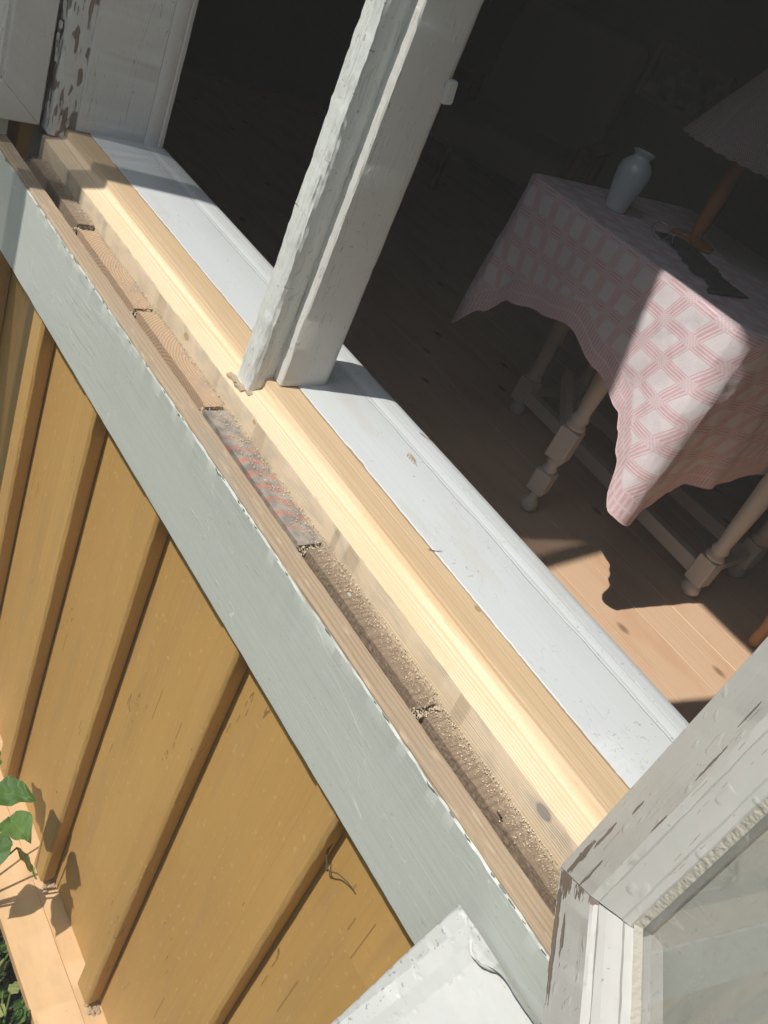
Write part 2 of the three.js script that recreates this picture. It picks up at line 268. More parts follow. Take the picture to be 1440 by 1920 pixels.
// wall core and room side, as pieces round the window opening
const mLining = std({ color: lin(0.35, 0.33, 0.29), roughness: 0.9 });
for (const [n, x0, x1, y0, y1] of [['wall_core', -2.3, 1.5, -0.72, -0.028], ['wall_core', -2.3, -1.2625, -0.028, 2.0], ['wall_core', -0.0195, 1.5, -0.028, 2.0], ['wall_core', -2.3, 1.5, 2.0, 2.5]])
  part(n, boxX(x0, x1, y0, y1, -0.2, -0.0625, 0.001), mLining, wall);

// sawn upper ends of the wall boards, seen in the slot behind the outer board
const ends = [[-1.19, -1.009, mDusty, 0.004], [-1.002, -0.822, mEndGrain, 0.0], [-0.814, -0.637, mEndGrain, 0.001], [-0.633, -0.436, mFiller, -0.001], [-0.430, -0.253, mDusty, -0.001], [-0.25, -0.075, mDusty, -0.004]];
ends.forEach(([x0, x1, m, dy], i) => {
  const y1 = -0.0100 + dy, lo = [-0.039, -0.038, -0.0385, -0.0345, -0.0395, -0.0415][i];
  const g = sheetBlock(x0, x1, y1, lo, -0.0590, i);
  part('board_end', g, m, wall, ['dusty board end', 'cracked grey board end', 'sawn board end showing growth rings', 'grey board end with red paint marks', 'board end covered in sawdust', 'dark stained board end'][i]);
});
function sheetBlock(x0, x1, y1, zo, zi, o) { // rough sawn top with real sides
  const n = 60, m = 8, P = (u, v) => { const x = mix(x0, x1, u), z = mix(zo, zi, v), e = Math.min(u, 1 - u) * (x1 - x0); return [x, y1 + 0.0022 * (fbm(x * 60, z * 160 + o, 3) - 0.5) - (e < 0.003 ? 0.0015 : 0), z]; };
  const top = sheet(n, m, (u, v) => { const p = P(u, v); return [p, [p[0] - x0, (p[2] - zo) * -1 + 0.005]]; });
  const front = sheet(n, 2, (u, v) => { const p = P(u, 0); p[1] = mix(p[1], -0.046, v); p[2] -= 0.0005 * noise(u * 50, o) * v; return [p, [p[0] - x0, v * 0.03]]; });
  const sl = sheet(2, m, (u, v) => { const p = P(0, v); p[1] = mix(p[1], -0.046, u); return [p, [u * 0.03, v * 0.02]]; });
  const sr = sheet(2, m, (u, v) => { const p = P(1, v); p[1] = mix(p[1], -0.046, u); return [p, [u * 0.03, v * 0.02]]; });
  return mergeGeometries([top, front, sl, sr]);
}
for (const x of [-1.0055, -0.818, -0.635, -0.433, -0.2515]) { const gs = []; for (let k = 0; k < 90; k++) { const q = new THREE.TetrahedronGeometry(0.0006 + 0.0020 * rnd() * rnd(), 0); q.scale(1, 0.5, 1.5); q.rotateY(rnd() * 6); q.rotateX(rnd() * 3); q.translate(x + 0.009 * (rnd() - 0.5), -0.0180 + 0.006 * rnd(), mix(-0.0590, -0.033, rnd())); gs.push(q); } tag(part('joint_crumbs', mergeGeometries(gs), mCrumb, wall), null, null, null, 'stuff'); }
part('slot_bottom', boxX(-1.25, -0.02, -0.0410, -0.0320, -0.0605, -0.0214, 0.0005), mOldWood, wall, 'dirty bottom of the slot');

// ---------------------------------------------------------------- the window frame
const frame = thing('window_frame', 'grey-white timber window frame with bare new pine sill and peeling paint', 'window frame');
const FX0 = -1.40, FX1 = -0.040;
{ // outer board: weathered wood under a film of paint
  const wood = extrude([[-0.0015, -0.1155], [-0.0015, -0.0035], [-0.0035, -0.0008], [-0.0195, 0.0], [-0.0212, -0.002], [-0.0212, -0.1155]], FX0, FX1, 240, alongX, { uvt: SX, jit: (k, t) => [k === 4 || k === 3 ? 0.0016 * (fbm(t * 26, 2) - 0.5) : 0, k > 0 && k < 4 ? 0.0018 * (fbm(t * 22, k * 0.3) - 0.5) : 0] });
  const ob = part('outer_board', wood, mOldWood, frame, 'grey-green painted outer board with bare weathered top edge');
  const edge = t => { const f = fbm(t * 38, 7, 4), c = fbm(t * 9, 2, 3); return -0.0016 - 0.0045 * Math.max(0, f - 0.48) - 0.010 * Math.max(0, c - 0.60); };
  const film = extrude([[-0.0012, -0.1165], [0.0, -0.1158], [0.0, -0.104], [0.0, -0.06], [0.0, -0.02], [0.0, -0.004], [-0.0012, -0.0026], [-0.0016, -0.003], [-0.0013, -0.02]], FX0, FX1, 420, alongX, { uvt: SX, jit: (k, t) => { const w = 0.0011 * (fbm(t * 5, k) - 0.5); return k >= 5 && k <= 7 ? [w + 0.0012 * (noise(t * 120, k) - 0.3), edge(t)] : k < 2 ? [w * 0.5, 0.0022 * (fbm(t * 30, 5) - 0.5)] : k < 5 ? [w, 0] : null; }, crease: 0.5 });
  part('paint_film', film, mFascia, ob, 'grey-green paint film with ragged upper edge');
  const fl = []; // loose flakes on the upper edge
  for (let i = 0; i < 46; i++) { const x = mix(-1.2, -0.06, rnd()), L = 0.003 + 0.012 * rnd() * rnd(), h = 0.0012 + 0.0022 * rnd(); fl.push(sheet(4, 2, (u, v) => { const a = (u - 0.5) * L * (1 - 0.4 * v * noise(u * 5, i)), y = edge(x + a) - 0.0032 + v * h + 0.0006 * noise(u * 6, i); return [[x + a, y, 0.0004 + 0.0018 * v * v * (0.3 + hash(i, 2)) + 0.0002 * Math.sin(u * 5)], [x + a, y]]; })); }
  tag(part('paint_flake', mergeGeometries(fl), mFascia, ob), null, null, null, 'stuff');
}
{ // new bare pine sill: upright face, sloping tread, step, upper strip
  const prof = [[-0.0612, -0.035], [-0.0612, 0.0120], [-0.0622, 0.0132], [-0.0855, 0.0188], [-0.0870, 0.0199], [-0.0877, 0.0225], [-0.0880, 0.0293], [-0.0892, 0.0306], [-0.1280, 0.0309], [-0.1280, -0.035]];
  const g = extrude(prof, (a) => -1.2255, -0.0215, 300, alongX, { uvt: SX, uvs: -0.0125, jit: (k, t) => [k === 1 || k === 2 ? 0.0016 * (fbm(t * 7, 1, 3) - 0.5) + 0.0006 * (noise(t * 140, k) - 0.5) : k >= 4 && k <= 7 ? 0.0009 * (fbm(t * 9, 4) - 0.5) : 0, k === 2 ? 0.0008 * (fbm(t * 10, 6) - 0.5) : k > 2 && k < 8 ? 0.0006 * (fbm(t * 12, 8) - 0.5) : 0], crease: 0.75 });
  part('pine_sill', g, mPine, frame, 'bare new pine sill with a step along it');
}
{ // inner sill board, painted, nose rounded towards the room
  const prof = [[-0.1192, 0.0255], [-0.1192, 0.0317], [-0.1198, 0.0322], [-0.150, 0.0328], [-0.198, 0.0330], [-0.1995, 0.0326], [-0.2010, 0.0330], [-0.2180, 0.0328], [-0.2196, 0.0323], [-0.2210, 0.0324], [-0.2310, 0.0308], [-0.2375, 0.0268], [-0.2412, 0.0205], [-0.2424, 0.012], [-0.2405, 0.002], [-0.236, -0.003], [-0.205, -0.003], [-0.205, -0.027], [-0.13, -0.027]];
  const chip = t => { const a = fbm(t * 60, 3, 4), b = fbm(t * 21, 9, 4); return 0.0016 * (a - 0.5) + 0.0008 * (noise(t * 300, 4) - 0.5) - 0.016 * Math.max(0, b - 0.64); };
  const g = extrude(prof, -1.26, -0.0222, 420, alongX, { uvt: SX, jit: (k, t) => [k < 3 ? chip(t) : k >= 10 && k < 14 ? 0.0006 * (fbm(t * 8, 4) - 0.5) : 0, k > 1 && k < 13 ? 0.0010 * (fbm(t * 4, k * 0.15) - 0.5) : 0], crease: 0.45 });
  part('inner_sill_board', g, mSill, frame, 'grey-white painted inner sill board with rounded nose');
  part('old_wood_strip', extrude([[-0.1172, 0.029], [-0.1172, 0.0313], [-0.127, 0.0314], [-0.127, 0.029]], -1.2155, -0.0225, 300, alongX, { uvt: SX, jit: (k, t) => [k < 2 ? 0.0028 * (fbm(t * 13, 5, 4) - 0.72) : 0, 0] }), mOldWood, frame, 'thin line of bare grey wood along the paint edge');
  part('apron', boxX(-1.262, -0.02, -0.66, -0.0285, -0.214, -0.201), mLining, frame);
}
const H = 1.935;
function roughPost(name, prof, y0, y1, mat, parent, amp, o, label, n = 260) {
  const g = extrude(prof, y0, y1, n, alongY, { uvt: o, jit: (k, t) => [amp * (fbm(t * 30, k * 3.3 + o, 3) - 0.5) + amp * 0.7 * (noise(t * 160, k + o) - 0.5), amp * (fbm(t * 26, k * 2.1 + o + 50, 3) - 0.5) + amp * 0.6 * (noise(t * 140, k * 1.7 + o) - 0.5)], crease: 0.7 });
  return part(name, g, mat, parent, label);
}
{ // middle post: wide body to the room, narrow tongue to the outside
  const post = roughPost('middle_post', [[-0.6705, -0.0985], [-0.6695, -0.0977], [-0.6135, -0.0977], [-0.6122, -0.0988], [-0.6122, -0.1485], [-0.6140, -0.1545], [-0.6185, -0.1582], [-0.6645, -0.1582], [-0.6695, -0.1545], [-0.6705, -0.1485]], 0.0318, H, mFrame, frame, 0.0009, 1.3, 'grey-white middle post of the window');
  roughPost('tongue', [[-0.6555, -0.0765], [-0.6535, -0.0742], [-0.6300, -0.0722], [-0.6268, -0.0735], [-0.6255, -0.0765], [-0.6270, -0.0976], [-0.6550, -0.0976]], 0.0155, H, mFrameTongue(), post, 0.0020, 4.4, 'lumpy white outer edge of the middle post', 420);
  const lug = new RoundedBoxGeometry(0.008, 0.02, 0.012, 2, 0.003); lug.rotateX(0.15); lug.translate(-0.6125, 0.333, -0.1555); part('latch_lug', lug, mFrame, post);
  // torn splinters and old wood left round the foot of the tongue
  for (let i = 0; i < 4; i++) { const b = new THREE.BoxGeometry(0.010 + 0.006 * rnd(), 0.0035, 0.005 + 0.004 * rnd(), 5, 2, 4); const p = b.attributes.position; for (let k = 0; k < p.count; k++) { const n = (o) => 0.004 * (fbm(p.getX(k) * 160 + o + i * 7, p.getZ(k) * 190 + p.getY(k) * 150, 3) - 0.5); p.setXYZ(k, p.getX(k) + n(1), p.getY(k) * (1 - 60 * Math.abs(p.getX(k)) * 0.7) + n(9) * 0.8, p.getZ(k) + n(5)); } b.rotateY(0.3 * (rnd() - 0.5)); b.translate(-0.650 + 0.0085 * i, 0.0150, -0.0682 - 0.0015 * i * rnd()); part('splintered_wood', toCreasedNormals(b.toNonIndexed(), 0.4), mSplinter, post); }
}
function mFrameTongue() {
  const map = colorTex(0.6, 0.1, 1024, 256, (x, y) => { const m = fbm(x * 10, y * 30, 4) - 0.5; let c = [0.635, 0.655, 0.635].map(v => v * (1 + 0.1 * m)); const cr = Math.abs(noise(x * 45, y * 420) - 0.5); if (cr < 0.05 && fbm(x * 12, y * 20 + 4) > 0.46) c = mix3(c, [0.34, 0.32, 0.29], 0.35); if (noise(x * 260, y * 200) > 0.95) c = mix3(c, [0.2, 0.17, 0.13], 0.6); return c; });
  const bump = grayTex(0.6, 0.1, 1024, 256, (x, y) => 0.5 + 0.5 * (noise(x * 40, y * 420) - 0.5) + 0.5 * (fbm(x * 60, y * 90, 3) - 0.5));
  return std({ map, bumpMap: bump, bumpScale: 0.002, roughness: 0.5 });
}
{ // left side post
  const j = roughPost('side_post', [[-1.262, -0.0995], [-1.2125, -0.0995], [-1.211, -0.101], [-1.211, -0.196], [-1.2122, -0.1975], [-1.211, -0.199], [-1.2095, -0.203], [-1.2095, -0.2165], [-1.211, -0.2185], [-1.2095, -0.2205], [-1.211, -0.2262], [-1.217, -0.229], [-1.262, -0.229]], 0.0325, H, mFrame, frame, 0.0008, 7.7, 'shaded side post beside the open left sash');
  roughPost('tongue', [[-1.262, -0.0655], [-1.2195, -0.0655], [-1.2155, -0.069], [-1.2155, -0.0992], [-1.262, -0.0992]], 0.0185, H, mFrameWorn, j, 0.0030, 9.9, 'badly flaked outer edge of the side post', 420);
  const fl = []; for (let i = 0; i < 60; i++) { const y = 0.02 + 0.5 * rnd(), w = 0.002 + 0.005 * rnd(), h = 0.008 + 0.03 * rnd() * rnd(); const z = rnd() < 0.6 ? -0.0650 : -0.072 - 0.025 * rnd(); fl.push(sheet(2, 5, (u, v) => { const cu = 0.0035 * hash(i, 4) * Math.pow(Math.abs(u * 2 - 1), 2) + 0.002 * v * hash(i, 6); return z > -0.0655 ? [[-1.230 + 0.011 * hash(i, 1) + (u - 0.5) * w * (0.25 + 0.9 * Math.sin(3.1 * v) * noise(v * 4, i + u)), y + v * h, z + cu + 0.0015], [y, u * w]] : [[-1.2152 + cu + 0.0012, y + v * h, z + (u - 0.5) * w * (0.2 + 0.9 * Math.sin(3.1 * v) * noise(v * 4, i + u))], [y, u * w]]; })); }
  tag(part('paint_flake', mergeGeometries(fl), mFrame, j), null, null, null, 'stuff');
  const r = roughPost('side_post', [[-0.0195, -0.0995], [-0.0655, -0.0995], [-0.067, -0.101], [-0.067, -0.2262], [-0.061, -0.229], [-0.0195, -0.229]], 0.0325, H, mFrame, frame, 0.0006, 12.1, 'side post beside the open right sash', 60);
  roughPost('tongue', [[-0.0195, -0.062], [-0.0465, -0.062], [-0.0505, -0.0665], [-0.0505, -0.0992], [-0.0195, -0.0992]], 0.018, H, mFrame, r, 0.0008, 14.2, null, 60);
  part('head', boxX(-1.262, -0.0195, H + 0.0005, 1.999, -0.229, -0.0621, 0.001), mFrame, frame);
}
// casing boards on the outside wall
const mCasing = std({ map: facMap, bumpMap: facBump, bumpScale: 0.0012, roughness: 0.45 });
for (const [x0, x1] of [[-1.375, -1.238], [-0.036, 0.095]]) part('casing_board', swapUV(box(x0, x1, -0.115, 1.944, -0.0212, -0.0006), 0.02), mCasing, frame, 'upright casing board beside the window');
part('casing_board', boxX(-1.40, 0.12, 1.9455, 2.063, -0.0212, 0.004), mCasing, frame, 'casing board over the window');

// ---------------------------------------------------------------- opening sashes
const mPane = new THREE.MeshPhysicalMaterial({ color: 0xffffff, roughness: 0.02, metalness: 0, transmission: 1, thickness: 0, ior: 2.1, side: THREE.DoubleSide });
const dustA = grayTex(0.5, 0.5, 512, 512, (x, y) => { const n = fbm(x * 22, y * 22, 4), s = noise(x * 260, y * 260), st = fbm(x * 90, y * 12 + 3, 3); return 0.23 + 0.24 * (n - 0.5) + 0.16 * (st - 0.5) + (s > 0.95 ? 0.35 : 0) + (fbm(x * 40 + 9, y * 40) > 0.7 ? 0.12 : 0); });
const mDust = std({ color: lin(0.40, 0.385, 0.33), roughness: 0.95, alphaMap: dustA, transparent: true });
const dustB = grayTex(0.5, 0.5, 256, 256, (x, y) => 0.62 + 0.3 * (fbm(x * 14, y * 14, 4) - 0.5));
const mDustThick = std({ color: lin(0.40, 0.385, 0.33), roughness: 0.95, alphaMap: dustB, transparent: true });
const mPutty = std({ color: lin(0.40, 0.375, 0.32), bumpMap: mDusty.bumpMap, bumpScale: 0.002, roughness: 0.9 });
// local frame: u from the hinge edge, y up, w towards the side that faces the room when shut
function makeSash(name, label, pos, dirU, len, height, matStile, matRail, dusty) {
  const t = thing(name, label, 'window sash', pos, 'opened window sashes');
  t.rotation.y = Math.atan2(-dirU[1], dirU[0]);
  const A = 0.055, T = 0.036;                          // flat width, thickness (w from 0 back to -T)
  // profile across a member: a from outer edge inward, w depth
  const prof = (B) => [[0.0015, 0], [B - 0.002, 0], [B, -0.0012], [B + 0.0012, -0.0034], [B + 0.0055, -0.0022], [B + 0.0105, -0.0042], [B + 0.0150, -0.0080], [B + 0.0180, -0.0100], [B + 0.0205, -0.0098], [B + 0.0235, -0.0125], [B + 0.0240, -0.0165], [B + 0.0145, -0.0166], [B + 0.0145, -T], [0.0015, -T], [0, -T + 0.0015], [0, -0.0015]];
  const WS = [1, -1][dirU[2] < 0 ? 1 : 0];
  const R = 0.049, slope = R / A, g = 0.0003;
  const vert = flip => (a, w, s) => [flip ? len - a : a, s, w * WS], horz = flip => (a, w, s) => [s, flip ? height - a : a, w * WS];
  const js = (o, amp = 0.0007) => (k, s) => [k > 1 && k < 12 ? amp * (fbm(s * 30, k + o, 3) - 0.5) + amp * (noise(s * 130, k * 3 + o) - 0.5) : 0, k > 1 && k < 11 ? amp * (fbm(s * 40, k * 2 + o + 7, 3) - 0.5) : 0.0005 * (fbm(s * 9, o) - 0.5)];
  for (const f of [false, true]) {
    part('stile', extrude(prof(A), a => a * slope + g, a => height - a * slope - g, 260, vert(f), { jit: js(f ? 3 : 1, 0.0011), crease: 0.5 }), matStile, t);
    part('rail', extrude(prof(R), a => a / slope + g, a => len - a / slope - g, 160, horz(f), { jit: js(f ? 8 : 5, 0.0009), crease: 0.5 }), matRail, t);
  }
  const c = A + 0.0235, q = R + 0.0235, pg = new THREE.PlaneGeometry(len - 2 * c + 0.012, height - 2 * q + 0.012); pg.translate(len / 2, height / 2, -0.0175 * WS);
  const uv = pg.attributes.uv; for (let k = 0; k < 4; k++) uv.setXY(k, uv.getX(k) * (len - 2 * c), uv.getY(k) * (height - 2 * q));
  const pane = part('pane', pg, mPane, t);
  if (dusty) { const dg = pg.clone(); dg.translate(0, 0, 0.0006 * WS); part('dust_film', dg, WS > 0 ? mDust : mDustThick, pane, 'dried dust and paint specks on the pane'); }
  // putty line round the pane
  const pt = []; const bead = (a, b, hz) => extrude([[0, 0], [0.0026, 0], [0, 0.004]], a, b, 120, (p, r, s) => hz ? [s, q + 0.0005 + p, (-0.0172 + r) * WS] : [c + 0.0005 + p, s, (-0.0172 + r) * WS], { jit: (k, s) => [0.0009 * (fbm(s * 24, k, 4) - 0.4), 0.0006 * (fbm(s * 40, k + 3, 3) - 0.5)] });
  pt.push(bead(c, len - c, true), bead(q, height - q, false)); part('putty', mergeGeometries(pt), mPutty, t);
  for (const y of [0.18, height - 0.2]) { const hg = new THREE.CylinderGeometry(0.005, 0.005, 0.06, 12); hg.translate(-0.004, y, -0.026 * WS); part('hinge', hg, mFrame, t); }
  return t;
}
makeSash('window_sash', 'near right-hand window sash swung open, dusty pane and cracked paint', [-0.1020, 0.0125, -0.0370], [0.623, 0.782, 1], 0.575, 1.89, mStile, mRail, true);
makeSash('window_sash', 'far left-hand window sash swung open against the sunlit casing', [-1.2275, 0.024, -0.057], [0.080, 0.9968, -1], 0.575, 1.88, mFrame, mFrame, true);

// ---------------------------------------------------------------- white sheet flashing under the right sash
{
  const t = thing('sill_flashing', 'white painted sheet metal flashing with curled corner below the right sash', 'flashing');
  const fm = std({ roughness: 0.45, bumpScale: 0.0012,
    map: colorTex(0.4, 0.2, 1024, 512, (x, y) => { const m = fbm(x * 14, y * 14, 4) - 0.5; let c = [0.44, 0.45, 0.435].map(v => v * (1 + 0.10 * m)); if (noise(x * 150, y * 150) > 0.985) c = mix3(c, [0.22, 0.21, 0.19], 0.65); if (fbm(x * 90 + 3, y * 90, 4) > 0.76) c = mix3(c, [0.36, 0.35, 0.32], 0.5); if ((x < 0.012 || y < 0.005) && fbm(x * 300, y * 300, 3) > 0.70) c = mix3(c, [0.2, 0.2, 0.19], 0.7); return c; }),
    bumpMap: grayTex(0.4, 0.2, 512, 256, (x, y) => 0.5 + 0.5 * (fbm(x * 30, y * 30, 4) - 0.5) + 0.16 * sstep(0.60, 0.75, fbm(x * 120, y * 120, 3)) * (1 - sstep(0.01, 0.06, x))) });
  const sl = Math.PI / 4, TH = 0.0012, top = [-0.121, -0.043, 0.0035];
  const at = (a, s, n) => [top[0] + a + 0.09 * s, top[1] - s * Math.sin(sl) + n * Math.cos(sl), top[2] + s * Math.cos(sl) + n * Math.sin(sl)];
  const skin = (n0) => sheet(160, 110, (u, v) => { const a = u * u * 0.36, s = v * 0.12, lump = 0.0035 * Math.exp(-((a - 0.012) ** 2) / 0.00012) * (0.6 + 0.8 * fbm(s * 30, 3, 2)) + 0.006 * Math.exp(-a / 0.006) * 1 + 0.0014 * (fbm(a * 18, s * 18, 2) - 0.5); const d = 0.003 * Math.exp(-((a - 0.016) ** 2 + (s - 0.01) ** 2) / 0.00008) * (fbm(a * 60, s * 60, 2) - 0.3); return [at(a, s, lump + d + n0), [a, s]]; });
  const rim = sheet(80, 6, (u, v) => { const s = u * 0.12, th = v * Math.PI * 0.9; return [at(-0.0018 * Math.sin(th) + 0.0004 * (noise(s * 90, 2) - 0.5), s, 0.006 - 0.0038 * (1 - Math.cos(th)) * 0.5 + 0.0005 * noise(s * 70, v)), [v * 0.01, s]]; });
  part('sheet', mergeGeometries([skin(0), skin(-TH), rim]), fm, t);
  // upturned back edge, bent and torn near the corner
  const back = sheet(160, 8, (u, v) => { const a = 0.012 + u * 0.34, h = 0.0085 * (0.55 + 0.45 * sstep(0.01, 0.05, a)) * (1 + 0.25 * (fbm(a * 60, 3) - 0.5)), curl = 0.010 * Math.exp(-((a - 0.028) ** 2) / 0.00016) + 0.0022 * fbm(a * 40, 9); return [at(a, -0.0002 + curl * v * v, 0.0008 + v * h), [a, v * 0.01]]; });
  part('upturned_edge', back, fm, t, 'bent upturned back edge');
  const curl = sheet(30, 12, (u, v) => { const a = 0.020 + u * 0.024, s = 0.0035 + v * 0.009 * (0.5 + 0.5 * Math.sin(u * 3.1)), th = v * 2.4; return [at(a, s - 0.004 * v * u, 0.0025 + 0.0052 * Math.sin(th) * (0.3 + 0.7 * Math.sin(u * 3.1)) + 0.0015 * noise(u * 9, v * 4)), [a, s]]; });
  part('paint_curl', curl, fm, t, 'lifted curl of paint');
}

// ---------------------------------------------------------------- room
const FL = -0.66, RX0 = -4.4, RX1 = 1.4, RZ1 = -3.64, CE = 2.16;
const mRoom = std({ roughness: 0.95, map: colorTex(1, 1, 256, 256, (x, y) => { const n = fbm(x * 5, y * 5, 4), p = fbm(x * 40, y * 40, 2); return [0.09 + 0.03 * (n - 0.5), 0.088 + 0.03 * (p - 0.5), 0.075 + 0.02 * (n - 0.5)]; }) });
const structure = (n, g, m) => { const o = part(n, g, m, scene); o.userData.kind = 'structure'; return o; };
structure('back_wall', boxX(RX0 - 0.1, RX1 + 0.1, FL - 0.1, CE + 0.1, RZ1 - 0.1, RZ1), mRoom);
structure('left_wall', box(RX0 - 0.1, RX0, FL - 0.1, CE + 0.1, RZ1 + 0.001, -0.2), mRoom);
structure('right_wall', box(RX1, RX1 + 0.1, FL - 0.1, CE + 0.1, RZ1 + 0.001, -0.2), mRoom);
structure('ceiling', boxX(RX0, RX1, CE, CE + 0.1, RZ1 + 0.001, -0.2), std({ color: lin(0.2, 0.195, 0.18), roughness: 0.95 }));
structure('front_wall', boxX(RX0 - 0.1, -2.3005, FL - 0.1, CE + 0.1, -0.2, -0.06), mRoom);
{
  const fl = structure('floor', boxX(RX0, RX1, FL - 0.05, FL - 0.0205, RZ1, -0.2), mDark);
  const mk = o => std({ roughness: 0.62, bumpScale: 0.0008, map: colorTex(2.0, 0.14, 1024, 128, (x, y) => { const kn = [[0.31 + o * 0.2, 0.05], [1.5 - o * 0.1, 0.09]]; let yy = y, kd = 9; for (const [kx, ky] of kn) { const q = Math.hypot((x - kx) / 1.7, y - ky) / 0.014; yy += 0.006 * Math.sign(y - ky) * Math.exp(-q * q / 3); kd = Math.min(kd, q); } const g = grain(x * 0.8, yy, 150, 5 + o); let c = mix3([0.66, 0.455, 0.305], [0.55, 0.345, 0.21], g * 0.6); c = mix3(c, [0.56, 0.32, 0.19], sstep(0.5, 0.75, fbm(x * 4 + o, y * 12)) * 0.5); if (kd < 1) c = mix3(c, [0.16, 0.075, 0.035], 0.75 * (1 - kd * kd)); return c; }), bumpMap: grayTex(2.0, 0.14, 512, 64, (x, y) => grain(x, y, 150, 5 + o)) });
  const fm = [mk(0), mk(1.3), mk(2.9)];
  let z = -0.215, i = 0; const w = 0.135;
  while (z - w > RZ1 + 0.002) {
    const g = extrude(rect(z - w + 0.001, z - 0.001, FL - 0.02, FL, 0.0012), RX0 + 0.002, RX1 - 0.002, 1, alongX, { uvt: -0.43 * i - 0.1, uvs: 0.005 });
    part('floor_plank', g, fm[i % 3], fl); z -= w; i++;
  }
}

// ---------------------------------------------------------------- table, cloth and what stands on it
const TY = 0.062;
const mTable = std({ color: lin(0.55, 0.52, 0.48), roughness: 0.5, bumpMap: facBump, bumpScale: 0.0006 });
{
  const t = thing('gateleg_table', 'white painted gateleg table with turned legs under the pink cloth', 'table');
  part('table_top', extrude([[-1.43, -1.232], [-0.835, -1.222], [-0.775, -1.245], [-0.748, -1.95], [-1.475, -1.96], [-1.445, -1.25]], TY - 0.022, TY - 0.002, 1, alongY), mTable, t);
  const P = (pts) => pts.map(([r, y]) => new THREE.Vector2(r, y));
  const lathe = pts => new THREE.LatheGeometry(P(pts), 24);
  const sq = (y0, y1, h) => { const b = new RoundedBoxGeometry(2 * h, y1 - y0, 2 * h, 2, 0.003); b.translate(0, (y0 + y1) / 2, 0); return b; };
  const join = (gs) => mergeGeometries(gs.map(g => { const q = g.index ? g.toNonIndexed() : g; for (const k of Object.keys(q.attributes)) if (!['position', 'normal', 'uv'].includes(k)) q.deleteAttribute(k); return q; }));
  const shaft = (y0, y1) => [[0.014, y0], [0.026, y0 + 0.008], [0.027, y0 + 0.016], [0.019, y0 + 0.024], [0.024, y0 + 0.034], [0.018, y0 + 0.05], [0.022, y0 + 0.12], [0.027, y0 + 0.24], [0.021, y1 - 0.14], [0.026, y1 - 0.11], [0.019, y1 - 0.1], [0.019, y1 - 0.09]];
  const top = TY - 0.024 - FL;
  const main = () => join([lathe([[0.0, 0], [0.016, 0.002], [0.026, 0.016], [0.024, 0.034], [0.012, 0.044], [0.014, 0.05]]), sq(0.046, 0.125, 0.026), lathe(shaft(0.12, top)), sq(top - 0.095, top, 0.026)]);
  const gate = () => join([lathe([[0, 0], [0.014, 0.002], [0.025, 0.016], [0.022, 0.034], [0.012, 0.044], [0.013, 0.07]]), sq(0.066, 0.128, 0.024), lathe([[0.014, 0.124], [0.02, 0.138], [0.014, 0.15], [0.02, 0.162], [0.014, 0.176]]), sq(0.172, 0.262, 0.026), lathe(shaft(0.258, top)), sq(top - 0.095, top, 0.026)]);
  for (const [x, z] of [[-0.700, -1.665], [-1.490, -1.715], [-0.72, -1.93], [-1.47, -1.94]]) { const g = main(); g.translate(x, FL, z); part('leg', g, mTable, t); }
  { const g = gate(); g.rotateY(0.3); g.translate(-1.070, FL, -1.375); part('leg', g, mTable, t, 'gate leg swung out towards the window'); }
  const bar = (x0, z0, x1, z1, y, h = 0.024, w = 0.021) => { const L = Math.hypot(x1 - x0, z1 - z0), b = new RoundedBoxGeometry(L, h, w, 2, 0.002); b.rotateY(Math.atan2(-(z1 - z0), x1 - x0)); b.translate((x0 + x1) / 2, y, (z0 + z1) / 2); return b; };
  part('stretcher', bar(-0.700, -1.665, -1.490, -1.715, FL + 0.075, 0.04, 0.03), mTable, t); part('stretcher', bar(-0.72, -1.93, -1.47, -1.94, FL + 0.075, 0.04, 0.03), mTable, t);
  part('stretcher', bar(-0.700, -1.665, -0.72, -1.93, FL + 0.082), mTable, t); part('stretcher', bar(-1.490, -1.715, -1.47, -1.94, FL + 0.082), mTable, t);
  part('gate_rail', bar(-1.070, -1.375, -1.38, -1.70, FL + 0.215, 0.036), mTable, t); part('gate_rail', bar(-1.070, -1.375, -1.38, -1.70, FL + top - 0.05, 0.036), mTable, t);
  part('apron', bar(-0.700, -1.665, -1.490, -1.715, FL + top - 0.05, 0.085), mTable, t);
}
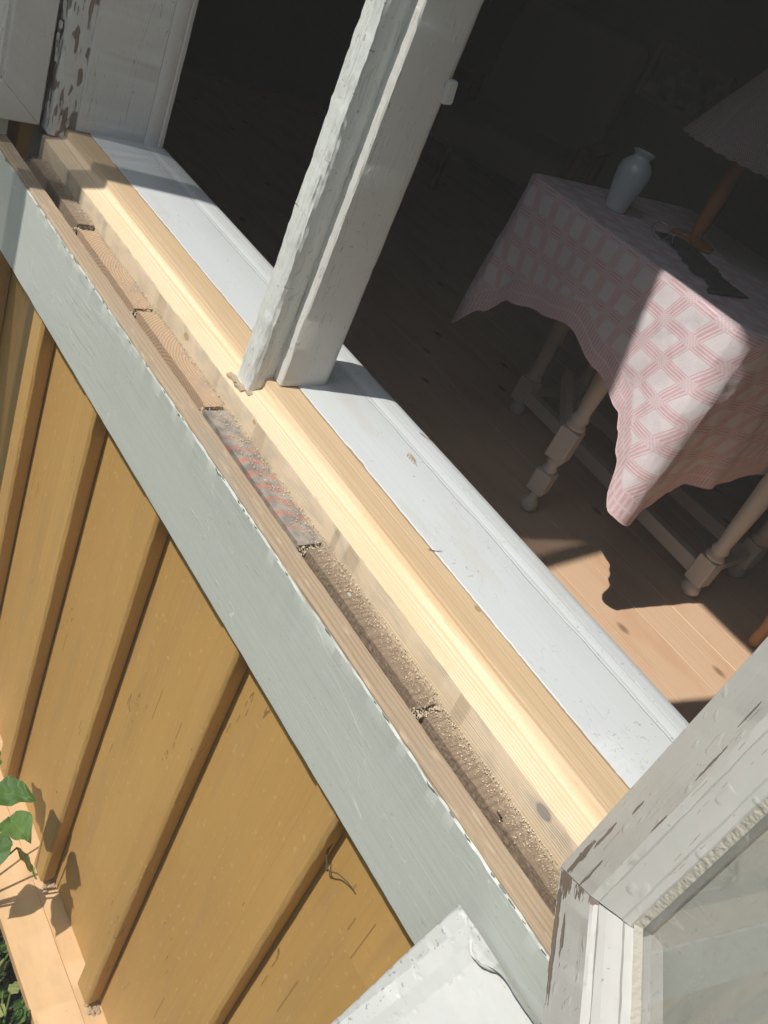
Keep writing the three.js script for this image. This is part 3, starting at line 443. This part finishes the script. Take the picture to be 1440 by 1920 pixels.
{ // pink and white woven cloth, laid over the table with its corners hanging
  const cell = 0.066;
  const weave = (x, y) => {
    const fx = x / cell - Math.floor(x / cell), fy = y / cell - Math.floor(y / cell), ax = Math.min(fx, 1 - fx), ay = Math.min(fy, 1 - fy);
    const white = [0.79, 0.725, 0.755], pink = [0.71, 0.46, 0.49], pale = [0.765, 0.62, 0.65];
    const line = a => a < 0.19 ? (a < 0.035 || (a > 0.075 && a < 0.125) || a > 0.165 ? 1 : 0) : 0;
    let p;
    if (ax < 0.19 && ay < 0.19) p = ((Math.floor(fx * 22) + Math.floor(fy * 22)) & 1) ? 0.75 : 0.25;
    else p = Math.max(line(ax), line(ay)) * 0.9 + (ax < 0.19 || ay < 0.19 ? 0.12 : 0);
    const c = p < 0.5 ? mix3(white, pale, p * 2) : mix3(pale, pink, (p - 0.5) * 2);
    const th = 0.93 + 0.14 * noise(x * 1400, y * 1400); return c.map(v => v * th);
  };
  const W = cell * 20, mp = colorTex(W, W / 2, 2048, 1024, weave);
  const mpb = colorTex(0.082, 0.066, 512, 256, (x, y) => { const b = (x / 0.0082 - Math.floor(x / 0.0082)) < 0.55, gap = y > 0.056 || (y > 0.026 && y < 0.031), p = y < 0.005 ? 0.6 : gap ? 0.2 + 0.4 * (((Math.floor(x / 0.0027) + Math.floor(y / 0.0027)) & 1)) : b ? 0.95 : 0.4, th = 0.93 + 0.14 * noise(x * 1400, y * 1400); const c = p < 0.5 ? mix3([0.79, 0.725, 0.755], [0.765, 0.62, 0.65], p * 2) : mix3([0.765, 0.62, 0.65], [0.71, 0.46, 0.49], (p - 0.5) * 2); return c.map(v => v * th); });
  const mCloth = std({ map: mp, roughness: 0.95, bumpScale: 0.0009, bumpMap: grayTex(0.066, 0.066, 256, 256, (x, y) => 0.5 + 0.25 * Math.sin(x * 6000) * Math.sin(y * 6000) + 0.3 * (fbm(x * 300, y * 300, 2) - 0.5)) });
  const mBorder = std({ map: mpb, roughness: 0.95, bumpScale: 0.0009, bumpMap: mCloth.bumpMap });
  const t = thing('tablecloth', 'pink and white checked woven cloth hanging over the table edge', 'tablecloth');
  // perimeter of the table, left side -> near side -> right side
  const path = [[-1.462, -1.90], [-1.44, -1.30], [-1.437, -1.262], [-1.428, -1.240], [-1.405, -1.228], [-0.835, -1.209], [-0.785, -1.217], [-0.757, -1.240], [-0.744, -1.276], [-0.735, -1.36], [-0.725, -1.90]];
  const cum = [0]; for (let i = 1; i < path.length; i++) cum.push(cum[i - 1] + Math.hypot(path[i][0] - path[i - 1][0], path[i][1] - path[i - 1][1]));
  const LEN = cum[cum.length - 1];
  const onPath = s => { let i = 1; while (i < path.length - 1 && cum[i] < s) i++; const f = (s - cum[i - 1]) / (cum[i] - cum[i - 1]); return [mix(path[i - 1][0], path[i][0], f), mix(path[i - 1][1], path[i][1], f)]; };
  const nrm = s => { const a = onPath(Math.max(0, s - 0.02)), b = onPath(Math.min(LEN, s + 0.02)), dx = b[0] - a[0], dz = b[1] - a[1], l = Math.hypot(dx, dz); return [-dz / l, dx / l]; };
  const sx = x => cum[4] + (x + 1.405) / 0.57 * (cum[5] - cum[4]);
  const hem = [[0, 0.24], [cum[1] - 0.1, 0.26], [cum[2], 0.37], [cum[3], 0.405], [sx(-1.37), 0.325], [sx(-1.31), 0.262], [sx(-1.22), 0.236], [sx(-1.12), 0.212], [sx(-1.01), 0.25], [sx(-0.90), 0.284], [sx(-0.87), 0.312], [cum[5], 0.350], [cum[6], 0.450], [cum[7], 0.466], [cum[8], 0.435], [cum[8] + 0.06, 0.40], [cum[9], 0.372], [LEN, 0.345]];
  const hAt = s => { let i = 1; while (i < hem.length - 1 && hem[i][0] < s) i++; const f = clamp((s - hem[i - 1][0]) / (hem[i][0] - hem[i - 1][0])); return mix(hem[i - 1][1], hem[i][1], sm(f)); };
  const hs = s => { let a = 0; for (let k = -8; k <= 8; k++) a += hAt(clamp(s + k * 0.03, 0, LEN)); return a / 17; };
  const N = 420, M = 60, U = [0]; for (let i = 1; i <= N; i++) { const s0 = (i - 1) / N * LEN, s1 = i / N * LEN; U.push(U[i - 1] + Math.hypot(s1 - s0, hs(s1) - hs(s0))); }
  const uAt = s => { const k = clamp(s / LEN * N, 0, N - 1e-4), i = Math.floor(k); return mix(U[i], U[i + 1], k - i); };
  const G = (s, c, w) => Math.exp(-((s - c) ** 2) / (w * w));
  const side = (c, s, wl, wr) => G(s, c, s < c ? wl : wr);
  const out = (s, d) => { const k = d / 0.4; return 0.006 * (1 - Math.exp(-d / 0.006)) + (0.055 * side(cum[6] + 0.010, s, 0.085, 0.034) + 0.035 * side(cum[3], s, 0.05, 0.08) + 0.014 * G(s, sx(-1.14), 0.07) - 0.010 * G(s, sx(-0.98), 0.06) + 0.008 * G(s, sx(-1.30), 0.05) + 0.016 * G(s, cum[9] + 0.07, 0.035) - 0.014 * G(s, cum[9] - 0.02, 0.045) + 0.012 * Math.sin(s * 21) * sstep(cum[9] + 0.1, cum[9] + 0.3, s)) * Math.pow(k, 1.2) + (0.009 * (fbm(s * 8 + d * 5, d * 4, 4) - 0.5) + 0.0035 * (fbm(s * 30 - d * 24, d * 9 + 4, 3) - 0.5)) * sstep(0, 0.05, d) - 0.012 * k * k; };
  const at = (s, d) => { const [x, z] = onPath(s), [nx, nz] = nrm(s), o = out(s, d); return [x + nx * o, TY + 0.002 - Math.max(0, d - 0.003 * Math.exp(-d / 0.004)), z + nz * o]; };
  const BW = 0.060, SM = sx(-1.13);
  const drop = sheet(N, M, (u, v) => { const s = u * LEN, d = v * (hAt(s) - BW), r = 0.72 + d, ph = Math.max(-1.1, Math.min(1.1, (s - SM) / 0.74)); return [at(s, d), [1.0 + (ph + 0.06 * Math.sin(s * 7)) * r * 0.95, 0.2 - d + 0.05 * ph * ph]]; });
  const border = sheet(N, 12, (u, v) => { const s = u * LEN, h = hAt(s); return [at(s, h - BW * (1 - v)), [uAt(s), BW * (1 - v)]]; });
  const ht = sheet(N, 24, (u, v) => { const s = u * LEN, [x, z] = onPath(s), cx = -1.1, cz = -1.62, q = v * 0.999; const px = mix(x, cx, q), pz = mix(Math.max(z, -1.9), cz, q); return [[px, TY + 0.0022 + 0.0014 * fbm(px * 20, pz * 20, 3) * sstep(0, 0.05, v), pz], [px * 0.9 + pz * 0.43, 0.2 + px * -0.43 + pz * 0.9]]; });
  part('hanging_side', drop, mCloth, t); part('border', border, mBorder, t, 'pink striped border of the cloth'); part('cloth_top', ht, mCloth, t);
  // turned hem
  const hm = extrude([[0.0009, 0], [0, 0.0009], [-0.0009, 0], [0, -0.0009]], 0, 1, N, (a, b, u) => { const s = u * LEN, p = at(s, hAt(s)), [nx, nz] = nrm(s); return [p[0] + nx * a, p[1] + b, p[2] + nz * a]; });
  part('hem', hm, std({ color: lin(0.66, 0.45, 0.47), roughness: 0.95 }), t);
}
{ // pale vase
  const t = thing('vase', 'pale blue glazed vase with flared lip standing on the tablecloth', 'vase', [-1.292, TY + 0.004, -1.385]);
  const pr = [[0.001, 0], [0.022, 0], [0.026, 0.004], [0.030, 0.03], [0.037, 0.065], [0.0395, 0.088], [0.037, 0.104], [0.027, 0.117], [0.021, 0.122], [0.020, 0.127], [0.025, 0.133], [0.028, 0.135], [0.026, 0.137], [0.018, 0.130], [0.016, 0.12], [0.016, 0.06]].map(([r, y]) => new THREE.Vector2(r, y));
  part('body', new THREE.LatheGeometry(pr, 40), new THREE.MeshPhysicalMaterial({ color: lin(0.56, 0.63, 0.66), roughness: 0.25, clearcoat: 0.7, clearcoatRoughness: 0.1, side: THREE.DoubleSide }), t);
}
{ // table lamp
  const t = thing('table_lamp', 'table lamp with orange wooden stem and pink pleated fabric shade', 'lamp', [-1.178, TY + 0.004, -1.567]);
  const mo = std({ color: lin(0.42, 0.15, 0.035), roughness: 0.45 });
  part('base', new THREE.LatheGeometry([[0.001, 0], [0.055, 0], [0.056, 0.008], [0.03, 0.014], [0.013, 0.018]].map(p => new THREE.Vector2(...p)), 32), mo, t);
  part('stem', new THREE.LatheGeometry([[0.012, 0.016], [0.0165, 0.05], [0.018, 0.10], [0.0165, 0.16], [0.0125, 0.22], [0.010, 0.25]].map(p => new THREE.Vector2(...p)), 24), mo, t);
  part('lamp_holder', new THREE.CylinderGeometry(0.012, 0.012, 0.06, 16).translate(0, 0.28, 0), std({ color: lin(0.4, 0.4, 0.38), roughness: 0.5 }), t);
  const knit = std({ roughness: 0.95, bumpScale: 0.003, map: colorTex(0.1, 0.1, 256, 256, (x, y) => { const s = 0.5 + 0.5 * Math.sin(x * 1250) * Math.sin(y * 1250); return mix3([0.36, 0.24, 0.25], [0.52, 0.40, 0.41], s); }), bumpMap: grayTex(0.1, 0.1, 256, 256, (x, y) => 0.5 + 0.5 * Math.sin(x * 1250) * Math.sin(y * 1250)) });
  const shade = sheet(260, 30, (u, v) => { const a = u * Math.PI * 2, pl = 0.004 * Math.sin(a * 44) * (0.4 + 0.6 * noise(u * 30, 1)), r = mix(0.148, 0.045, v) + pl * (1.1 - v), y = mix(0.205, 0.40, v) + (v === 0 ? 0.0015 * Math.sin(a * 30) : 0); return [[Math.cos(a) * r, y, Math.sin(a) * r], [a * 0.14, v * 0.2]]; });
  part('shade', shade, knit, t, 'pink pleated crochet shade');
  const ringg = new THREE.TorusGeometry(0.045, 0.002, 8, 40); ringg.rotateX(Math.PI / 2); ringg.translate(0, 0.40, 0); const sp = new THREE.CylinderGeometry(0.0015, 0.0015, 0.09, 6); sp.rotateZ(Math.PI / 2); sp.translate(0, 0.40, 0); part('shade_ring', mergeGeometries([ringg.toNonIndexed(), sp.toNonIndexed()]), std({ color: lin(0.3, 0.28, 0.25), metalness: 0.8, roughness: 0.4 }), t);
}
{ // dark crumpled cloth by the lamp, spectacles on it
  const g = sheet(60, 30, (u, v) => { const x = mix(-1.20, -0.90, u), w = 0.05 + 0.025 * noise(u * 5, 3), z = -1.50 + 0.16 * u + 0.05 * (fbm(u * 5, v * 2 + 3, 3) - 0.5) + (v - 0.5) * 2 * w * (0.6 + 0.6 * noise(u * 9, 7)); const e = Math.sin(Math.PI * clamp(u)) * Math.sin(Math.PI * v); return [[x, TY + 0.006 + 0.016 * Math.pow(Math.max(0, e), 0.5) * fbm(x * 26, z * 40, 3), z], [x, z]]; });
  tag(part('folded_scarf', g, std({ color: lin(0.05, 0.045, 0.05), roughness: 0.9 }), scene), 'dark crumpled scarf lying on the tablecloth in front of lamp', 'scarf');
  const t = thing('spectacles', 'thin metal spectacles lying beside the dark scarf on the table', 'spectacles', [-1.13, TY + 0.02, -1.40]);
  const mm = std({ color: lin(0.5, 0.5, 0.5), metalness: 0.9, roughness: 0.25 });
  for (const s of [-1, 1]) { const r = new THREE.TorusGeometry(0.021, 0.0012, 8, 30); r.rotateX(0.5); r.translate(s * 0.026, 0.004, 0); part('rim', r, mm, t); part('temple', new THREE.CylinderGeometry(0.001, 0.001, 0.11, 6).rotateX(Math.PI / 2).translate(s * 0.048, 0.003, -0.055), mm, t); }
  part('bridge', new THREE.CylinderGeometry(0.001, 0.001, 0.012, 6).rotateZ(Math.PI / 2).translate(0, 0.008, 0), mm, t); t.rotation.y = 0.5;
}
{ // wooden chair to the right of the table
  const t = thing('wooden_chair', 'orange-brown wooden chair standing right of the table', 'chair', [-0.356, FL, -1.937]); t.rotation.y = 0.2;
  const mo = std({ color: lin(0.40, 0.18, 0.06), roughness: 0.5 });
  const lg = (x, z, h) => { const g = new THREE.LatheGeometry([[0.001, 0], [0.014, 0.001], [0.017, 0.02], [0.015, 0.06], [0.02, 0.10], [0.021, 0.2], [0.018, h]].map(p => new THREE.Vector2(...p)), 20); g.translate(x, 0, z); return g; };
  for (const [x, z, h] of [[-0.19, 0.19, 0.43], [0.19, 0.19, 0.43], [-0.17, -0.18, 0.9], [0.17, -0.18, 0.9]]) part('leg', lg(x, z, h), mo, t);
  part('seat', new RoundedBoxGeometry(0.44, 0.03, 0.42, 3, 0.012).translate(0, 0.445, 0), mo, t);
  for (const y of [0.62, 0.74, 0.86]) part('back_slat', new RoundedBoxGeometry(0.34, 0.06, 0.016, 2, 0.006).translate(0, y, -0.18), mo, t);
}
{ // armchair in the dark corner
  const t = thing('armchair', 'dim olive upholstered armchair in the dark room behind the table', 'armchair', [-2.95, FL, -2.75]); t.rotation.y = 0.5;
  const mu = std({ color: lin(0.16, 0.15, 0.10), roughness: 0.95 }), mw = std({ color: lin(0.12, 0.06, 0.03), roughness: 0.6 });
  const cush = (w, h, d, x, y, z, rx) => { const b = new RoundedBoxGeometry(w, h, d, 4, 0.05); b.rotateX(rx); b.translate(x, y, z); return b; };
  part('seat', cush(0.62, 0.16, 0.6, 0, 0.40, 0, 0), mu, t); part('backrest', cush(0.62, 0.55, 0.16, 0, 0.70, -0.30, -0.2), mu, t);
  for (const s of [-1, 1]) { part('armrest', new RoundedBoxGeometry(0.06, 0.04, 0.56, 3, 0.015).translate(s * 0.36, 0.56, 0), mw, t); for (const z of [-0.26, 0.26]) part('leg', new THREE.CylinderGeometry(0.022, 0.016, 0.55, 12).translate(s * 0.35, 0.275, z), mw, t); }
}
{ // framed picture on the back wall
  const t = thing('framed_picture', 'small dark framed picture hanging on the back wall of room', 'picture', [-2.90, 0.22, RZ1]);
  const mw = std({ color: lin(0.16, 0.13, 0.10), roughness: 0.5 });
  for (const s of [-1, 1]) { part('frame_side', boxZ(s * 0.22 - 0.018, s * 0.22 + 0.018, -0.128, 0.128, 0.001, 0.03), mw, t); part('frame_rail', boxX(-0.2, 0.2, s * 0.11 - 0.018, s * 0.11 + 0.018, 0.0015, 0.028), mw, t); }
  part('print', new THREE.PlaneGeometry(0.41, 0.2).translate(0, 0, 0.006), std({ roughness: 0.5, map: colorTex(1, 1, 128, 64, (x, y) => { const n = fbm(x * 6, y * 4, 4); return mix3([0.06, 0.07, 0.06], [0.2, 0.2, 0.16], sstep(0.45, 0.65, n)); }) }), t);
}

// ---------------------------------------------------------------- ground and plants
{
  const gm = std({ roughness: 0.95, bumpScale: 0.02, map: colorTex(3, 3, 512, 512, (x, y) => { const n = fbm(x * 6, y * 6, 4), p = fbm(x * 60, y * 60, 3); return mix3(mix3([0.05, 0.085, 0.02], [0.10, 0.13, 0.035], n), [0.12, 0.10, 0.05], sstep(0.55, 0.75, p) * 0.6); }), bumpMap: grayTex(3, 3, 512, 512, (x, y) => fbm(x * 50, y * 50, 3)) });
  const g = sheet(40, 40, (u, v) => { const x = (u - 0.5) * 300, z = 0.9 + v * v * 200; return [[x, -1.08, z], [x, z]]; }); structure('lawn', g, gm);
  const far = sheet(4, 4, (u, v) => { const x = (u - 0.5) * 300, z = -0.5 - v * 150; return [[x, -1.09, z], [x, z]]; }); structure('ground', far, gm);
  const sm_ = std({ roughness: 0.98, bumpScale: 0.012, map: colorTex(0.5, 0.5, 512, 512, (x, y) => { const n = fbm(x * 60, y * 60, 4); return mix3([0.035, 0.025, 0.018], [0.10, 0.075, 0.05], sstep(0.35, 0.7, n)); }), bumpMap: grayTex(0.5, 0.5, 512, 512, (x, y) => fbm(x * 90, y * 90, 4)) });
  structure('soil_bed', sheet(300, 60, (u, v) => { const x = mix(-2.6, 1.6, u), z = mix(-0.1, 0.95, v); return [[x, -1.05 + 0.03 * (fbm(x * 12, z * 12, 4) - 0.5) - 0.03 * v, z], [x, z]]; }), sm_);
}
// tall hedges round the garden, beyond the picture: they keep the low sky out of the room
function hedge(label, x0, x1, z0, z1, h) {
  const t = thing('garden_hedge', label, 'hedge', [(x0 + x1) / 2, -1.1, (z0 + z1) / 2], 'hedges round the garden'), W = x1 - x0, D = z1 - z0;
  const lump = (x, y, z) => 0.25 * (fbm(x * 0.9 + z * 0.7, y * 0.9, 3) - 0.5);
  const core = new THREE.BoxGeometry(W, h, D, Math.ceil(W * 2), 8, Math.ceil(D * 2)); core.translate(0, h / 2, 0); const p = core.attributes.position;
  for (let k = 0; k < p.count; k++) { const d = lump(p.getX(k), p.getY(k), p.getZ(k)); p.setXYZ(k, p.getX(k) + d, p.getY(k) + (p.getY(k) > h * 0.9 ? d : 0), p.getZ(k) + d); }
  part('branches', toCreasedNormals(core.toNonIndexed(), 1), std({ color: lin(0.02, 0.03, 0.01), roughness: 0.95 }), t);
  const n = 5000, im = new THREE.InstancedMesh(new THREE.CircleGeometry(0.07, 5), std({ color: lin(0.06, 0.115, 0.025), roughness: 0.7 }), n), M4 = new THREE.Matrix4(), q = new THREE.Quaternion(), e = new THREE.Euler();
  for (let k = 0; k < n; k++) { const f = rnd(), x = (rnd() - 0.5) * W, y = rnd() * h, z = (rnd() - 0.5) * D, s = rnd() < 0.5 ? -1 : 1; let P = f < 0.2 ? [x, h, z] : f < 0.2 + 0.8 * W / (W + D) ? [x, y, s * D / 2] : [s * W / 2, y, z]; const d = lump(...P); P = [P[0] + d, P[1] + (f < 0.2 ? d : 0) + 0.05 * (rnd() - 0.5), P[2] + d]; e.set(rnd() * 6, rnd() * 6, rnd() * 6); q.setFromEuler(e); const sc = 0.7 + rnd(); M4.compose(new THREE.Vector3(P[0] + 0.08 * (rnd() - 0.5), P[1], P[2] + 0.08 * (rnd() - 0.5)), q, new THREE.Vector3(sc, sc, sc)); im.setMatrixAt(k, M4); }
  im.name = 'leaves'; im.userData.kind = 'stuff'; im.castShadow = im.receiveShadow = true; t.add(im);
}
hedge('tall green hedge facing the window across the garden', -9, 7, 6.2, 7.6, 4.2);
hedge('tall green hedge closing the garden on the right-hand side', 3.6, 4.8, 0.9, 6.0, 4.0);
const leafMat = (r, g, b) => new THREE.MeshPhysicalMaterial({ side: THREE.DoubleSide, roughness: 0.62, transmission: 0.25, thickness: 0, map: colorTex(1, 1, 128, 128, (x, y) => { const v = Math.abs(Math.sin((y * 7 + Math.abs(x - 0.5) * 6) * Math.PI)), m = Math.abs(x - 0.5) < 0.02 ? 1 : 0, n = fbm(x * 9, y * 9, 3); return [r, g, b].map(c => c * (0.8 + 0.4 * n) * (1 + 0.35 * m + (v < 0.12 ? 0.25 : 0))); }) });
const mLeaf = [leafMat(0.055, 0.125, 0.02), leafMat(0.08, 0.165, 0.028), leafMat(0.33, 0.36, 0.13)];
function leafGeo(L, Wd, bend, o) { return sheet(12, 14, (u, v) => { const a = (u - 0.5) * 2, w = Wd * Math.pow(Math.sin(Math.PI * Math.pow(v, 0.72)), 0.85) * (1 + 0.05 * Math.sin(v * 22 + o) * Math.abs(a)), y = v * L; return [[a * w / 2, -bend * v * v * L + 0.14 * Math.abs(a) * w + 0.003 * Math.sin(v * 17 + a * 4 + o), y], [u, v]]; }); }
const stemGeo = (pts, r0, r1) => { const c = new THREE.CatmullRomCurve3(pts.map(p => new THREE.Vector3(...p))), n = 20, P = [], UV = [], I = [], fr = c.computeFrenetFrames(n); for (let i = 0; i <= n; i++) { const p = c.getPointAt(i / n), r = mix(r0, r1, i / n); for (let k = 0; k <= 6; k++) { const a = k / 6 * Math.PI * 2; P.push(p.x + (fr.normals[i].x * Math.cos(a) + fr.binormals[i].x * Math.sin(a)) * r, p.y + (fr.normals[i].y * Math.cos(a) + fr.binormals[i].y * Math.sin(a)) * r, p.z + (fr.normals[i].z * Math.cos(a) + fr.binormals[i].z * Math.sin(a)) * r); UV.push(k / 6, i / n); } } for (let i = 0; i < n; i++) for (let k = 0; k < 6; k++) { const a = i * 7 + k; I.push(a, a + 7, a + 1, a + 1, a + 7, a + 8); } return build(P, UV, I, 1.2, false); };
const mStem = std({ color: lin(0.12, 0.2, 0.05), roughness: 0.7 });
function leafPlant(label, base, tips, mats, group) {
  const t = thing('leafy_plant', label, 'plant', base, group);
  for (const [x, y, z, L, W, yaw, pitch, roll, m] of tips) {
    part('stem', stemGeo([[0, 0, 0], [x * 0.35, y * 0.55, z * 0.4], [x, y, z]], 0.0028, 0.0014), mStem, t);
    const l = part('leaf', leafGeo(L, W, 0.25, x * 90), mLeaf[m], t); l.position.set(x, y, z); l.rotation.set(pitch, yaw, roll, 'YXZ');
  }
  return t;
}
leafPlant('broad-leaved green plant reaching up beside the ledge', [-0.665, -1.05, 0.115], [
  [-0.015, 0.375, -0.05, 0.06, 0.045, 2.4, -0.5, 0.1, 0], [0.028, 0.372, -0.062, 0.052, 0.042, 1.7, -0.5, 0.25, 1], [0.030, 0.345, -0.05, 0.066, 0.05, 1.0, -0.15, 0.1, 0], [0.012, 0.335, -0.02, 0.06, 0.045, 0.2, -0.1, 0.2, 1],
  [-0.06, 0.35, -0.05, 0.07, 0.05, -2.0, -0.1, 0.2, 0], [-0.05, 0.29, 0.02, 0.07, 0.05, -1.2, 0.3, 0, 0], [0.045, 0.318, -0.075, 0.05, 0.010, 2.0, 0.3, 0, 2]], null, 'plants along the wall');
for (let i = 0; i < 6; i++) {
  const tips = []; for (let k = 0; k < 14; k++) { const a = rnd() * 6.28, r = 0.01 + 0.05 * Math.sqrt(rnd()); tips.push([Math.cos(a) * r * 0.8, 0.04 + 0.09 * rnd(), Math.sin(a) * r * 0.6, 0.016 + 0.012 * rnd(), 0.014 + 0.010 * rnd(), a, -0.3 + 0.6 * rnd(), rnd() - 0.5, rnd() < 0.12 ? 2 : rnd() < 0.5 ? 0 : 1]); }
  leafPlant(['low small-leaved weed, leftmost of those under the ledge', 'small-leaved weed standing second from the left under the ledge', 'small-leaved weed third from the left under the ledge', 'small-leaved weed fourth from the left under the ledge', 'small-leaved weed fifth from the left under the ledge', 'small-leaved weed nearest the bottom corner of the picture'][i], [-0.655 + i * 0.042 + 0.01 * rnd(), -1.052, 0.058 + 0.03 * rnd()], tips, null, 'small weeds in the soil bed');
}

scene.fog = new THREE.FogExp2(lin(0.8, 0.8, 0.78), 0.026);          // dusty air
// ---------------------------------------------------------------- small loose things
{ // sawdust lying in the slot and at the foot of the new sill
  const g = new THREE.TetrahedronGeometry(0.0005, 0), im = new THREE.InstancedMesh(g, std({ color: lin(0.66, 0.55, 0.39), roughness: 0.95 }), 9000), M4 = new THREE.Matrix4(), q = new THREE.Quaternion(), e = new THREE.Euler();
  for (let i = 0; i < 9000; i++) {
    const x = mix(-1.19, -0.08, Math.pow(rnd(), 0.6)), dens = fbm(x * 14, 3, 3), z = rnd() < 0.8 ? -0.0606 + 0.018 * Math.pow(rnd(), 1.9) * (0.1 + 1.6 * dens) : mix(-0.06, -0.024, rnd());
    const s = 0.35 + 1.6 * Math.pow(rnd(), 4), y = z < -0.040 ? -0.0098 + (x > -0.25 ? -0.0035 : 0) + 0.0018 * Math.max(0, (-0.052 - z) / 0.009) : (x > -0.63 && x < -0.44 && z < -0.035 ? -0.0125 : -0.0316);
    e.set(rnd() * 6, rnd() * 6, rnd() * 6); q.setFromEuler(e); M4.compose(new THREE.Vector3(x, y + 0.0006 * rnd(), z), q, new THREE.Vector3(s, s * 0.7, s)); im.setMatrixAt(i, M4);
  }
  im.name = 'sawdust'; im.castShadow = im.receiveShadow = true; scene.add(im); tag(im, 'pale sawdust scattered along the foot of the new sill', 'sawdust', null, 'stuff');
}
{
  const mt = std({ color: lin(0.10, 0.065, 0.035), roughness: 0.9 });
  tag(part('dry_tendril', mergeGeometries([stemGeo([[-0.253, -0.193, -0.036], [-0.250, -0.207, -0.034], [-0.2405, -0.217, -0.034], [-0.232, -0.209, -0.035], [-0.222, -0.206, -0.037], [-0.212, -0.206, -0.039]], 0.0008, 0.0005), stemGeo([[-0.2405, -0.217, -0.034], [-0.243, -0.221, -0.035], [-0.246, -0.220, -0.036]], 0.0012, 0.0005)]), mt, scene), 'thin dry root tendril clinging to the wall below outer board', 'tendril');
  const mc = std({ color: lin(0.42, 0.29, 0.16), roughness: 0.85 });
  const chips = [[-0.493, 0.0335, -0.178, 'thin curled wood shaving on the white inner sill'], [-0.365, 0.0333, -0.126, 'short dark twig lying across the pine strip edge'], [-0.52, 0.0335, -0.226, 'fine dark hair-like fibre near the nose of inner sill']];
  chips.forEach(([x, y, z, label], i) => tag(part('wood_shaving', i === 0 ? mergeGeometries([0, 1, 2, 3].map(k => stemGeo([[x + 0.004 * k, y + 0.0006, z], [x + 0.003 * k - 0.003, y + 0.0014, z - 0.004], [x + 0.004 * k + 0.004, y + 0.0006, z - 0.007 + 0.002 * k]], 0.00035, 0.0002))) : i === 1 ? stemGeo([[x - 0.006, y - 0.0012, z + 0.011], [x - 0.002, y - 0.0008, z + 0.006], [x, y + 0.0002, z]], 0.0004, 0.0002) : stemGeo([[x - 0.01, y - 0.001, z + 0.003], [x, y, z + 0.001], [x + 0.006, y - 0.001, z - 0.005]], 0.00035, 0.0002), i === 0 ? mc : mt, scene), label, 'wood shaving'));
  const crumb = new THREE.IcosahedronGeometry(0.002, 0); crumb.scale(1.6, 0.5, 1); crumb.translate(-0.372, -0.0112, -0.049); tag(part('paint_chip', crumb, mFascia, scene), 'tiny pale paint chip lying in the sawdust', 'paint chip');
  tag(part('rusty_nail', stemGeo([[-0.152, -0.009, -0.040], [-0.156, -0.0125, -0.0435], [-0.160, -0.0145, -0.045]], 0.0008, 0.0005), mDark, scene), 'bent dark nail end poking from the slot near right sash', 'nail');
}
renderer.render(scene, camera);
